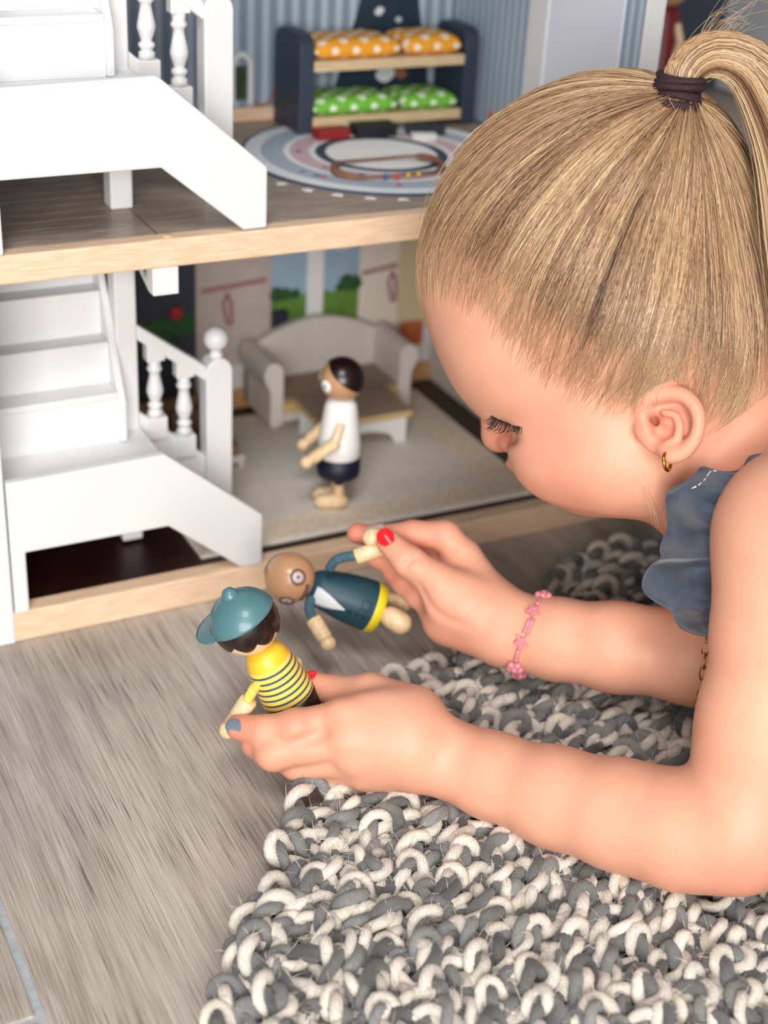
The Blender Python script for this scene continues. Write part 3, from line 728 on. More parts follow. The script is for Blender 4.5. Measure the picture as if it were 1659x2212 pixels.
for s_ in (-1, 1):
    d.limb('leg', [d.P(s_*.0062, 0, .0275), d.P(s_*.0062, .0005, .017), d.P(s_*.0062, 0, .008)], .0034, M_DOLLW)
    V = [d.P(s_*.0062, -.006+.019*t, .006) for t in np.linspace(0, 1, 9)]
    MB().tube(V, [.002, .0040, .0046, .0047, .0048, .0048, .0047, .0040, .0016], 16).build('foot', M_DOLLW, d.e, smooth=True)

# --- doll in a teal coat, hanging from the far hand
U_ = cvec(-.915, -.34, -.22).normalized()
HC = P_(626, 1247, .815)
d = Doll('wooden_doll', 'bald wooden doll in teal coat dangling by one arm from the far hand', HC-U_*.0815, U_, cvec(.02, .42, -.80))
hr = .0141
d.ball('head', HC, hr, M_DOLLSKIN, n=36)
for s_ in (-1, 1):
    q = (d.F*.80+d.R*s_*.56-d.U*.12).normalized()
    e_ = MB().lathe([(.0033, 0), (.0031, .0007), (.0015, .0011), (0, .0012)], 18, HC+q*(hr-.0006), q).build('eye', mat('doll_eye_white', (206, 200, 198), .4), d.e, smooth=True)
    MB().lathe([(.0010, 0), (.0009, .0004), (0, .0005)], 12, HC+q*(hr+.0005), q).build('pupil', mat('pupil_grey', (120, 104, 100), .5), e_, smooth=True)
    th = np.linspace(0, 2*math.pi, 24, endpoint=False); a1 = q.orthogonal().normalized(); a2 = q.cross(a1)
    MB().tube([HC+q*(hr+.0003)+(a1*math.cos(t)+a2*math.sin(t))*.0040 for t in th], .0005, 6, True).build('glasses_rim', mat('glasses_dark', (112, 82, 64), .5), d.e, smooth=True)
q = (d.F*.86-d.U*.5).normalized()
MB().tube(spline([HC+(d.F*.74-d.U*.62+d.R*s).normalized()*(hr+.0002) for s in (-.38, -.15, 0, .15, .38)], 12), .0011, 8).build('moustache', mat('moustache', (92, 70, 60), .6), d.e, smooth=True)
d.shell('hair', HC, hr, mat('grey_hair', (110, 96, 90), .5), lambda az: max(.02, (0.5-0.5*math.cos(az)-.72)*6.0), thick=.0004, nu=64)
M_TEAL = mat('teal_coat', (24, 66, 80), .5)
hem = .0285
d.lathe('coat', [(.0142, hem+.004), (.0145, hem+.006), (.0142, hem+.014), (.0132, hem+.022), (.0118, hem+.030), (.0104, hem+.036), (.0085, hem+.0398), (.004, hem+.0415), (0, hem+.0415)], M_TEAL, n=40)
d.lathe('yellow_hem', [(0, hem-.001), (.0125, hem-.0008), (.0143, hem), (.0146, hem+.0045), (.0141, hem+.0052)], mat('yellow_band', (232, 206, 36), .45), n=40)
# shirt front, buttons and pocket lie on the coat
def on_coat(az, u, off=.0003):
    prof = [(.0146, hem+.004), (.0145, hem+.006), (.0142, hem+.014), (.0132, hem+.022), (.0118, hem+.030), (.0104, hem+.036), (.0085, hem+.0398)]
    r_ = np.interp(u, [h for _, h in prof], [r for r, _ in prof])+off
    return d.O+d.U*u+(d.F*math.cos(az)+d.R*math.sin(az))*r_
V = []; F = []
for k in (.0002, .0009):
    for u, wdt in ((hem+.0385, .55), (hem+.036, .52), (hem+.032, .40), (hem+.028, .26), (hem+.024, .12), (hem+.0205, .02)):
        for i in range(7): V.append(tuple(on_coat((i/3-1)*wdt, u, k)))
for L_ in (0, 1):
    for j in range(5):
        for i in range(6):
            a = L_*42+j*7+i; F.append((a, a+1, a+8, a+7) if L_ else (a, a+7, a+8, a+1))
for j in range(5):
    for i in (0, 6): a = j*7+i; F.append((a, a+7, 42+a+7, 42+a))
MB().add(V, F).build('shirt_front', mat('shirt_white', (206, 212, 216), .6), d.e, smooth=True)
M_BTN = mat('button_dark', (12, 26, 34), .5)
for az, u in ((0, hem+.0175), (.0, hem+.0135), (.0, hem+.0095)):
    c = on_coat(az, u); nrm = (d.F*math.cos(az)+d.R*math.sin(az))
    MB().lathe([(.0010, 0), (.0009, .0004), (0, .0006)], 12, c, nrm).build('button', M_BTN, d.e, smooth=True)
pk = [on_coat(a, u, .0004) for a, u in ((-.62, hem+.0125), (-.28, hem+.0125), (-.28, hem+.0085), (-.34, hem+.0075), (-.56, hem+.0075), (-.62, hem+.0085))]
MB().tube(pk, .0003, 6, True).build('pocket', M_BTN, d.e)
M_SLV = mat('sleeve_teal', (62, 96, 112), .9, var=.25, scale=500, bump=.5, bscale=900)
d.limb('sleeve', [P_(712, 1228, .806), P_(722, 1213, .802), P_(742, 1204, .800), P_(772, 1200, .800)], .0027, M_SLV)
d.wood_arm(P_(768, 1203, .800), P_(840, 1178, .7985), r=.0045, hand=.0043)
MB().lathe([(.0052*math.sin(a), -.0058*math.cos(a)) for a in np.linspace(0, math.pi, 12)], 18, P_(806, 1160, .7965), cvec(-1, .2, 0)).build('hand', M_DOLLW, d.e, smooth=True)
d.limb('sleeve', [P_(676, 1290, .812), P_(668, 1305, .811), P_(670, 1325, .810), P_(680, 1342, .809)], .0027, M_SLV)
d.wood_arm(P_(676, 1336, .809), P_(709, 1390, .806), r=.0044, hand=.0046)
d.limb('leg', [P_(800, 1305, .818), P_(825, 1322, .818), P_(850, 1333, .817)], .0036, M_DOLLW)
V = [P_(826+60*t, 1322+36*t, .816) for t in np.linspace(0, 1, 9)]
MB().tube(V, [.0030, .0052, .0060, .0063, .0064, .0064, .0062, .0052, .0020], 16).build('foot', M_DOLLW, d.e, smooth=True)
d.limb('leg', [P_(808, 1280, .828), P_(840, 1290, .834), P_(862, 1296, .838)], .0036, M_DOLLW)
V = [P_(850+40*t, 1290+20*t, .838) for t in np.linspace(0, 1, 7)]
MB().tube(V, [.0030, .0050, .0056, .0058, .0056, .0048, .0020], 16).build('foot', M_DOLLW, d.e, smooth=True)

# --- doll in the dark room on the right
d = Doll('wooden_doll', 'wooden doll in dark red dress with dark hair in the right upper room', (.520, .168, ZU), (.0, -.02, 1), (-.8, -.5, 0))
hc = d.P(0, 0, .0875)
d.ball('head', hc, .0136, M_DOLLSKIN)
d.shell('hair', hc, .0136, M_HAIRD, lambda az: .62+1.6*(0.5-0.5*math.cos(az))**.9, thick=.0016)
d.lathe('dress', [(.0180, .022), (.0178, .024), (.0140, .045), (.0115, .060), (.0098, .0715), (.0080, .0745), (0, .0758)], mat('doll_red', (120, 22, 34), .45))
for s_ in (-1, 1):
    sh_ = d.P(s_*.0100, .001, .064); el = d.P(s_*.0155, .004, .052)
    d.limb('sleeve', [sh_, (Vector(sh_)+Vector(el))/2, el], .003, M_DOLLPALE)
    d.wood_arm(el, d.P(s_*.0170, .014, .036), r=.0038)
    d.limb('leg', [d.P(s_*.0055, 0, .023), d.P(s_*.0055, 0, .012), d.P(s_*.0055, 0, .005)], .0034, M_DOLLW)
    V = [(d.P(s_*.0055, -.006+.0205*t, 0)+d.U*.0048) for t in np.linspace(0, 1, 9)]
    MB().tube(V, [.0022, .0042, .0048, .0048, .0048, .0048, .0047, .0042, .0018], 16).build('foot', M_DOLLW, d.e, smooth=True)
# ================================================================== crocheted rug
RC = np.array([.40, -.45]); RR = .412
EDGE_T = np.radians([0, 60, 85, 90, 95.6, 104.9, 118.9, 122.2, 139.1, 142.5, 144.6, 148.1, 151.1, 153.6, 157.8, 160.4, 170, 180, 360])
EDGE_R = np.array([.42, .41, .402, .401, .407, .385, .389, .394, .392, .402, .410, .411, .416, .430, .433, .430, .425, .42, .42])/.419
rug = empty('crochet_rug', (RC[0], RC[1], 0))
tag(rug, 'chunky round crochet rug of twisted grey and cream yarn on the floor', 'rug')
def yarn_material():
    m = bpy.data.materials.new('marled_yarn'); m.use_nodes = True; t = NT(m); b = t.b
    at = t.n('ShaderNodeAttribute', attribute_name='tint')
    tc = t.n('ShaderNodeTexCoord')
    fa = t.n('ShaderNodeAttribute', attribute_name='fibre')
    nz = t.n('ShaderNodeTexNoise'); nz.inputs['Scale'].default_value = 2.6; nz.inputs['Detail'].default_value = 4; t.l(fa.outputs['Vector'], nz.inputs['Vector'])
    r = t.n('ShaderNodeValToRGB'); t.l(nz.outputs[0], r.inputs[0])
    r.color_ramp.elements[0].position = .3; r.color_ramp.elements[0].color = (.50, .50, .50, 1); r.color_ramp.elements[1].position = .62; r.color_ramp.elements[1].color = (1, 1, 1, 1)
    mx = t.n('ShaderNodeMix'); mx.data_type = 'RGBA'; mx.blend_type = 'MULTIPLY'; mx.inputs[0].default_value = .7
    t.l(at.outputs['Color'], mx.inputs[6]); t.l(r.outputs[0], mx.inputs[7]); t.l(mx.outputs[2], b.inputs['Base Color'])
    b.inputs['Roughness'].default_value = .95; b.inputs['Specular IOR Level'].default_value = .15; b.inputs['Sheen Weight'].default_value = .25
    bp = t.n('ShaderNodeBump'); bp.inputs['Strength'].default_value = .9; bp.inputs['Distance'].default_value = .0006
    t.l(nz.outputs[0], bp.inputs['Height']); t.l(bp.outputs[0], b.inputs['Normal'])
    return m
M_YARN = yarn_material()
C_CREAM = np.array(lin((238, 229, 216))); C_GREY = np.array(lin((122, 122, 121)))
def bulk_tube(P, rad, n, col, u=None):
    """vectorised tube along P (m,3); returns V,F,C and the fibre coordinates"""
    T, N, B = frames(P); m = len(P); a = np.arange(n)*2*math.pi/n
    V = (P[:, None]+np.asarray(rad)[:, None, None]*(np.cos(a)[None, :, None]*N[:, None]+np.sin(a)[None, :, None]*B[:, None])).reshape(-1, 3)
    i = np.arange(m-1)[:, None]*n; j = np.arange(n)[None]; k = (j+1) % n
    F = np.stack([i+j, i+k, i+n+k, i+n+j], -1).reshape(-1, 4)
    ta = a[None]+u[:, None]*330; fc = np.stack([np.cos(ta)*2.2, np.sin(ta)*2.2, np.repeat(u[:, None]*90, n, 1)], -1).reshape(-1, 3)
    return V, F, np.repeat(col, n, axis=0), fc
def yarn(path, step, n, ply_r, off, twist, phase, seed):
    """two twisted plies along a path"""
    seg = np.linalg.norm(np.diff(path, axis=0), axis=1); s = np.r_[0, np.cumsum(seg)]; L = s[-1]
    m = max(8, int(L/step)); u = np.linspace(0, L, m)
    P = np.stack([np.interp(u, s, path[:, k]) for k in range(3)], 1)
    T, N, B = frames(P)
    r = np.random.default_rng(seed)
    wob = np.interp(u, np.linspace(0, L, max(4, int(L/.05))), r.uniform(-1.1, 1.1, max(4, int(L/.05))))
    VV, FF, CC, UU = [], [], [], []; k0 = 0
    for ply in (0, 1):
        a = phase+u/twist*2*math.pi+ply*math.pi+wob
        Q = P+off*(np.cos(a)[:, None]*N+np.sin(a)[:, None]*B)
        th = np.interp(u, np.linspace(0, L, max(4, int(L/.012))), r.uniform(.82, 1.18, max(4, int(L/.012))))
        base = C_CREAM if ply == 0 else C_GREY
        vv = np.interp(u, np.linspace(0, L, max(4, int(L/.008))), r.uniform(.80, 1.08, max(4, int(L/.008))) if ply == 0 else r.uniform(.45, 1.6, max(4, int(L/.008))))
        V, F, C, fc = bulk_tube(Q, ply_r*th, n, np.clip(base[None]*vv[:, None], 0, 1), u+seed*.37+ply*3)
        VV.append(V); FF.append(F+k0); CC.append(C); UU.append(fc); k0 += len(V)
    return np.vstack(VV), np.vstack(FF), np.vstack(CC), np.vstack(UU)
def px_of(P):
    q = w2cam(P); return CX+FPX*q[:, 0]/q[:, 2], CY+FPX*q[:, 1]/q[:, 2]
fz_P, fz_C = [], []
DR = .0205
nrounds = int((RR-.02)/DR)
for k in range(nrounds):
    rk = RR-.012-k*DR
    nst = max(6, int(2*math.pi*rk/.0205)); sub = 26
    r = np.random.default_rng(100+k)
    phi = np.arange(nst*sub+1)/sub; i = np.minimum(phi.astype(int), nst-1); f = phi*2*math.pi
    jr, jt, jz = r.normal(0, 1, nst+1), r.normal(0, 1, nst+1), r.normal(0, 1, nst+1)
    jr[-1], jt[-1], jz[-1] = jr[0], jt[0], jz[0]
    lerp = lambda a: np.interp(phi, np.arange(nst+1), a)
    for layer in (0, 1):
        ph = f+(math.pi if (k+layer) % 2 else 0)
        rad = rk+(.0112+.0030*lerp(jr))*np.cos(ph)+.0024*lerp(jz)
        tang = (phi/nst)*2*math.pi*rk+(.0050+.0018*lerp(jz))*np.sin(2*ph)+.0030*lerp(jt)
        zz = (.0112 if layer == 0 else .0060)+.0042*np.cos(2*ph+.4)+.0022*lerp(jr)
        if layer == 1: rad = rad-.0105
        ang = tang/rk
        rad = rad*(1+(np.interp(np.mod(ang, 2*math.pi), EDGE_T, EDGE_R)-1)*(rk/RR)**1.5)
        path = np.stack([RC[0]+rad*np.cos(ang), RC[1]+rad*np.sin(ang), np.maximum(zz, .0056)], 1)
        X, Y = px_of(path); q = w2cam(path)[:, 2]
        vis = (X > -60) & (X < 1760) & (Y > 1050) & (Y < 2330) & (q > .1)
        # runs of visible stitches get full detail, the rest is coarse
        key = vis.reshape(-1)[:nst*sub].reshape(nst, sub).any(1)
        VV, FF, CC, UU = [], [], [], []; o = 0; a = 0
        while a < nst:
            b = a
            while b < nst and key[b] == key[a] and b-a < 60: b += 1
            pp = path[a*sub:b*sub+1]
            st, n_, = (.0019, 7) if key[a] else (.006, 4)
            V, F, C, fc = yarn(pp, st, n_, .0028, .0024, .0245, k*1.3+layer+a*.1, 1000*k+10*a+layer)
            VV.append(V); FF.append(F+o); CC.append(C); UU.append(fc); o += len(V)
            if key[a]:
                sel = r.integers(0, len(V), int(len(V)*.20)); fz_P.append(V[sel]); fz_C.append(C[sel])
            a = b
        ob = np_mesh('yarn_round', np.vstack(VV), np.vstack(FF), M_YARN, None, True, np.vstack(CC))
        at = ob.data.attributes.new('fibre', 'FLOAT_VECTOR', 'POINT'); at.data.foreach_set('vector', np.vstack(UU).astype(np.float32).ravel())
        adopt(ob, rug)
# loose fibres
FP = np.vstack(fz_P); FC = np.vstack(fz_C); r = np.random.default_rng(5); n = len(FP)
d1 = r.normal(0, 1, (n, 3)); d1[:, 2] = np.abs(d1[:, 2])*.7+.1; d1 /= np.linalg.norm(d1, axis=1)[:, None]
d2 = r.normal(0, 1, (n, 3)); sd = np.cross(d1, d2); sd /= np.linalg.norm(sd, axis=1)[:, None]; d2 /= np.linalg.norm(d2, axis=1)[:, None]
L = r.uniform(.002, .010, n)[:, None]; wdt = .00008
A = FP; B_ = FP+d1*L*.5+d2*L*.12; C_ = FP+d1*L*.85+d2*L*.45
V = np.stack([A-sd*wdt, A+sd*wdt, B_-sd*wdt, B_+sd*wdt, C_], 1).reshape(-1, 3); V[:, 2] = np.maximum(V[:, 2], .0006)
b0 = np.arange(n)[:, None]*5
F = np.concatenate([b0+np.array([[0, 1, 3]]), b0+np.array([[0, 3, 2]]), b0+np.array([[2, 3, 4]])])
fz = np_mesh('yarn_fuzz', V, F, M_YARN, None, True, np.repeat(np.clip(FC*1.15, 0, 1), 5, axis=0)); adopt(fz, rug); tag(fz, kind='stuff')
# ================================================================== the girl
# signed-distance modelling in camera-aligned metres, polygonised once as ONE continuous body mesh
def K(px, py, d):
    return np.array([(px-CX)/FPX*d, (py-CY)/FPX*d, d])
def axis_grid(lo, hi, a, b, h, grow=1.06, hmax=.009):
    """fine spacing h between lo and hi, growing outside up to a / b"""
    g = list(np.arange(lo, hi, h)); s = h; x = g[-1]
    while x < b: s = min(s*grow, hmax); x += s; g.append(x)
    s = h; x = g[0]; pre = []
    while x > a: s = min(s*grow, hmax); x -= s; pre.append(x)
    return np.array(pre[::-1]+g, np.float32)
HV = .00125
GX = axis_grid(K(478, 0, .72)[0], .192, K(478, 0, .72)[0]-.002, 1.02, HV)
GY = axis_grid(K(0, 150, .73)[1], K(0, 1960, .66)[1], -.225, .205, HV)
GZ = axis_grid(.585, .86, .55, .94, HV)
class SDF:
    def __init__(s): s.D = np.full((len(GX), len(GY), len(GZ)), .03, np.float32)
    def region(s, lo, hi):
        sl = []
        for g, a, b in zip((GX, GY, GZ), lo, hi):
            i, j = np.searchsorted(g, a), np.searchsorted(g, b); sl.append(slice(max(0, i-1), min(len(g), j+1)))
        return tuple(sl)
    def pts(s, sl): return GX[sl[0]][:, None, None], GY[sl[1]][None, :, None], GZ[sl[2]][None, None, :]
    def union(s, fn, lo, hi, k):
        sl = s.region(np.asarray(lo)-k-.012, np.asarray(hi)+k+.012); d = fn(*s.pts(sl)); D = s.D[sl]
        h = np.clip(.5+.5*(D-d)/k, 0, 1); s.D[sl] = D+(d-D)*h-k*h*(1-h)
    def cut(s, fn, lo, hi, k):
        sl = s.region(np.asarray(lo)-k-.006, np.asarray(hi)+k+.006); d = -fn(*s.pts(sl)); D = s.D[sl]
        h = np.clip(.5-.5*(D-d)/k, 0, 1); s.D[sl] = D+(d-D)*h+k*h*(1-h)
def f_cone(a, b, ra, rb):
    a, b = np.asarray(a, np.float32), np.asarray(b, np.float32); ba = b-a; L2 = float(ba@ba)+1e-12
    def fn(x, y, z):
        t = np.clip(((x-a[0])*ba[0]+(y-a[1])*ba[1]+(z-a[2])*ba[2])/L2, 0, 1)
        return np.sqrt((x-a[0]-ba[0]*t)**2+(y-a[1]-ba[1]*t)**2+(z-a[2]-ba[2]*t)**2)-(ra+(rb-ra)*t)
    r = max(ra, rb); return fn, np.minimum(a, b)-r, np.maximum(a, b)+r
def f_ell(c, R, rad):
    """ellipsoid: c centre, R rows = axes, rad radii"""
    c = np.asarray(c, np.float32); R = np.asarray(R, np.float32)
    def fn(x, y, z):
        k0 = 0; k1 = 0
        for ax, r in zip(R, rad):
            q = ((x-c[0])*ax[0]+(y-c[1])*ax[1]+(z-c[2])*ax[2])/r; k0 = k0+q*q; k1 = k1+(q/r)**2
        k0 = np.sqrt(k0); return k0*(k0-1)/(np.sqrt(k1)+1e-6)
    e = np.sqrt(((R*np.asarray(rad)[:, None])**2).sum(0)); return fn, c-e, c+e
def f_chain(pts, rads, k=.0025):
    fs = [f_cone(pts[i], pts[i+1], rads[i], rads[i+1]) for i in range(len(pts)-1)]
    def fn(x, y, z):
        D = None
        for f, _, _ in fs:
            d = f(x, y, z)
            if D is None: D = d
            else:
                h = np.clip(.5+.5*(D-d)/k, 0, 1); D = D+(d-D)*h-k*h*(1-h)
        return D
    return fn, np.min([f[1] for f in fs], 0), np.max([f[2] for f in fs], 0)
I3 = np.eye(3)
def dens(pts, rads, n):
    r_ = np.interp(np.linspace(0, len(rads)-1, n), range(len(rads)), rads); return list(spline(pts, n)), list(r_)
S = SDF()
def U(prim, k): S.union(prim[0], prim[1], prim[2], k)
def X(prim, k): S.cut(prim[0], prim[1], prim[2], k)

# ---- head frame (camera axes): forward, left (towards the lens), up
_al = math.radians(21); _Fi = np.array([-.866, .5, 0]); _Ui = np.array([-.5, -.866, 0]); _zi = np.array([0, 0, 1.])
HF = _Fi*math.cos(_al)+_zi*math.sin(_al); HL = -_zi*math.cos(_al)+_Fi*math.sin(_al); HU = _Ui.copy()
HR_ = np.array([HF, HL, HU])
HCN = K(1320, 600, .728)
_Fc = np.array([-.76, .65, 0]); _Fc /= np.linalg.norm(_Fc); _Uc = np.array([-_Fc[1], _Fc[0], 0])
HC_ = np.array([_Fc*math.cos(_al)+_zi*math.sin(_al), -_zi*math.cos(_al)+_Fc*math.sin(_al), _Uc])
U(f_ell(K(1255, 531, .728), HC_, (.0866, .0745, .0722)), .005)
U(f_ell(K(1395, 735, .728), HR_, (.0660, .0705, .0620)), .030)
U(f_ell(K(1152, 748, .742), HR_, (.0425, .0560, .0420)), .014)        # brow and temple
# lower face, jaw, cheek
U(f_ell(K(1308, 905, .730), HR_, (.0450, .0490, .0455)), .016)
U(f_ell(K(1345, 1000, .705), I3, (.034, .0240, .026)), .014)
U(f_ell(K(1180, 905, .758), HR_, (.0250, .0300, .0300)), .010)
U(f_ell(K(1214, 985, .722), I3, (.0245, .0215, .0250)), .012)       # cheek
U(f_chain([K(1066, 838, .752), K(1100, 850, .742), K(1150, 852, .728)], [.0110, .0120, .0090], .006), .010)       # brow
# lips and chin
U(f_ell(K(1122, 1001, .757), I3, (.0070, .0046, .013)), .0035)
U(f_ell(K(1145, 1026, .755), I3, (.0068, .0050, .011)), .0035)
U(f_ell(K(1222, 1050, .748), I3, (.0140, .0085, .016)), .008)
U(f_ell(K(1285, 1082, .735), I3, (.0140, .0065, .016)), .008)
X(f_chain([K(1112, 1016, .757), K(1136, 1015, .748), K(1158, 1022, .735)], [.0010, .0011, .0007]), .002)
# eye: lowered lid whose edge overhangs the hollow beside the nose
U(f_ell(K(1098, 888, .7285), HR_, (.0125, .0125, .0095)), .005)
X(f_cone(K(1076, 941, .680), K(1078, 941, .757), .0066, .0066), .0030)
X(f_cone(K(1104, 947, .680), K(1106, 947, .735), .0030, .0026), .0040)
# nose
U(f_chain([K(1084, 872, .766), K(1078, 905, .770), K(1081, 935, .772)], [.0074, .0092, .0104], .002), .0025)
U(f_ell(K(1100, 955, .762), I3, (.0060, .0052, .0066)), .0025)
# neck and torso
U(f_cone(K(1520, 940, .735), K(1760, 1130, .735), .048, .052), .022)
U(f_chain([K(1860, 1215, .722), K(2250, 1290, .735), K(2900, 1375, .750)], [.078, .078, .080], .03), .03)
U(f_chain([K(1745, 1165, .640), K(1800, 1165, .72), K(1790, 1165, .805)], [.040, .052, .040], .03), .02)
# legs stretched out behind
for dz in (-.045, .05):
    U(f_chain([K(2950, 1410, .75+dz), K(3900, 1500, .765+dz), K(4900, 1590, .775+dz)], [.058, .042, .030], .02), .02)

# ---- near arm
U(f_chain([K(1748, 1165, .632), K(1700, 1350, .634), K(1655, 1560, .640), K(1600, 1770, .646)], [.0360, .0295, .0275, .0270], .012), .014)
U(f_chain([K(1585, 1790, .648), K(1470, 1792, .657), K(1340, 1760, .672), K(1200, 1722, .688), K(1065, 1676, .703), K(955, 1634, .711)],
          [.0262, .0250, .0236, .0218, .0190, .0176], .010), .007)
U(f_ell(K(1585, 1836, .650), I3, (.021, .0165, .018)), .012)
# near hand: carpus, back of hand, knuckles
hand = [K(955, 1634, .711), K(880, 1600, .707)]
U(f_chain(hand, [.0176, .0185], .006), .008)
U(f_ell(K(835, 1588, .706), I3, (.0285, .0215, .0135)), .010)
U(f_chain([K(880, 1575, .708), K(738, 1549, .707)], [.0150, .0092], .004), .008)
U(f_chain([K(880, 1600, .704), K(752, 1592, .7045)], [.0150, .0098], .004), .008)
U(f_chain([K(880, 1625, .708), K(762, 1630, .7085)], [.0150, .0095], .004), .008)
U(f_chain([K(885, 1645, .712), K(785, 1660, .7135)], [.0130, .0090], .004), .008)
U(f_chain([K(800, 1640, .716), K(690, 1600, .722)], [.014, .010], .004), .008)        # palm side
# near fingers
U(f_chain([K(738, 1552, .708), K(642, 1569, .7050), K(566, 1578, .7085), K(515, 1571, .7120)], [.0090, .0080, .0071, .0062], .003), .0022)
U(f_ell(K(636, 1572, .7040), I3, (.0078, .0080, .0076)), .004)
U(f_chain([K(752, 1598, .7045), K(597, 1622, .7075), K(556, 1604, .7155), K(540, 1588, .7235)], [.0098, .0086, .0074, .0060], .003), .0018)
U(f_ell(K(588, 1627, .7070), I3, (.0082, .0082, .0080)), .004)
U(f_chain([K(765, 1636, .7085), K(640, 1648, .7150), K(605, 1632, .7230), K(592, 1612, .7300)], [.0096, .0080, .0066, .0056], .003), .0018)
U(f_chain([K(788, 1661, .7135), K(700, 1666, .7205), K(660, 1650, .7290), K(650, 1632, .7340)], [.0082, .0064, .0056, .0050], .003), .0024)
# near thumb (behind the doll)
U(f_chain([K(890, 1545, .716), K(800, 1502, .724), K(722, 1494, .7345), K(678, 1474, .7365)], [.0150, .0105, .0076, .0056], .004), .007)
X(f_chain(*dens([K(640, 1603, .6960), K(670, 1598, .6958), K(692, 1590, .6952), K(716, 1574, .6930)], [.0016, .0026, .0028, .0014], 12), .0004), .003)
for q in ((740, 1546, .7005), (752, 1597, .6965), (766, 1637, .7005)): U(f_ell(K(*q), I3, (.0070, .0058, .0040)), .006)

# ---- far arm
U(f_chain([K(1765, 1180, .800), K(1700, 1330, .775), K(1650, 1440, .757)], [.036, .028, .0265], .012), .012)
U(f_chain([K(1650, 1442, .757), K(1500, 1416, .762), K(1330, 1398, .770), K(1200, 1380, .779), K(1110, 1364, .786)], [.0260, .0240, .0218, .0200, .0188], .010), .008)
U(f_ell(K(1060, 1340, .789), I3, (.0185, .0190, .0155)), .010)
# far hand: palm with thenar and heel
U(f_chain([K(1090, 1356, .787), K(1000, 1300, .793)], [.0175, .0175], .006), .010)
U(f_ell(K(985, 1300, .783), I3, (.0165, .0150, .0105)), .006)          # thenar
U(f_ell(K(990, 1350, .792), I3, (.0190, .0125, .0110)), .008)          # heel of the hand
U(f_chain([K(1045, 1290, .797), K(1000, 1205, .803)], [.0140, .0105], .004), .008)
U(f_chain([K(1035, 1310, .800), K(975, 1235, .810)], [.0140, .0105], .004), .008)
U(f_chain([K(1030, 1330, .799), K(955, 1275, .810)], [.0130, .0100], .004), .008)
U(f_chain([K(1030, 1350, .797), K(940, 1318, .803)], [.0125, .0092], .004), .008)
# far fingers
U(f_chain([K(1002, 1205, .803), K(962, 1158, .8030), K(892, 1153, .8045), K(832, 1156, .8060)], [.0096, .0082, .0072, .0060], .003), .0022)
U(f_chain([K(972, 1225, .812), K(905, 1178, .8210), K(840, 1165, .8220), K(772, 1152, .8200)], [.0092, .0076, .0068, .0060], .003), .0022)
U(f_chain([K(955, 1272, .810), K(898, 1246, .8150), K(855, 1222, .8170), K(812, 1206, .8180)], [.0090, .0074, .0066, .0056], .003), .0022)
U(f_chain([K(945, 1312, .803), K(903, 1286, .8070), K(872, 1260, .8110), K(846, 1238, .8150)], [.0084, .0068, .0060, .0050], .003), .0022)
# far thumb in front, pinching the doll's arm
U(f_chain([K(1020, 1318, .785), K(945, 1258, .7830), K(884, 1214, .7835), K(840, 1172, .7870)], [.0140, .0098, .0082, .0068], .004), .006)
X(f_chain(*dens([K(903, 1262, .7757), K(915, 1290, .7764), K(930, 1315, .7752), K(960, 1338, .7731), K(1005, 1352, .7708)], [.0010, .0020, .0021, .0020, .0008], 16), .0004), .003)
X(f_chain(*dens([K(900, 1200, .7755), K(882, 1216, .7755), K(870, 1224, .7760)], [.0008, .0010, .0007], 6), .0004), .003)

# ---- ear
ED = .668
def eK(px, py, dd=0): return K(px, py, ED+dd)
U(f_ell(eK(1446, 918, .002), [(.985, .03, -.17), (0, 1, 0), (.17, 0, .985)], (.0150, .0146, .0036)), .003)
hx = [eK(1404, 912, .005), eK(1388, 886, .003), eK(1400, 860, .000), eK(1436, 850, -.003), eK(1476, 856, -.007), eK(1503, 884, -.010), eK(1508, 920, -.011), eK(1497, 954, -.009), eK(1474, 976, -.006), eK(1448, 982, -.003), eK(1432, 968, .000)]
U(f_chain(*dens(hx, [.0024, .0032, .0038, .0041, .0040, .0037, .0034, .0034, .0040, .0044, .0034], 34), .0004), .0022)
X(f_chain(*dens([eK(1414, 886, -.0035), eK(1440, 874, -.006), eK(1472, 880, -.009), eK(1487, 908, -.011), eK(1482, 940, -.010)], [.0010, .0013, .0015, .0013, .0008], 14), .0004), .0018)
U(f_chain(*dens([eK(1428, 892, -.002), eK(1456, 896, -.005), eK(1468, 918, -.006), eK(1462, 944, -.005), eK(1440, 956, -.003)], [.0016, .0020, .0022, .0022, .0018], 14), .0004), .002)
X(f_chain(*dens([eK(1414, 904, -.0010), eK(1418, 928, -.0005), eK(1444, 934, -.0020)], [.0034, .0038, .0030], 8), .0004), .0014)
X(f_cone(eK(1408, 906, .000), eK(1414, 918, .009), .0032, .0026), .0012)
U(f_ell(eK(1393, 928, .004), I3, (.0036, .0042, .0046)), .004)

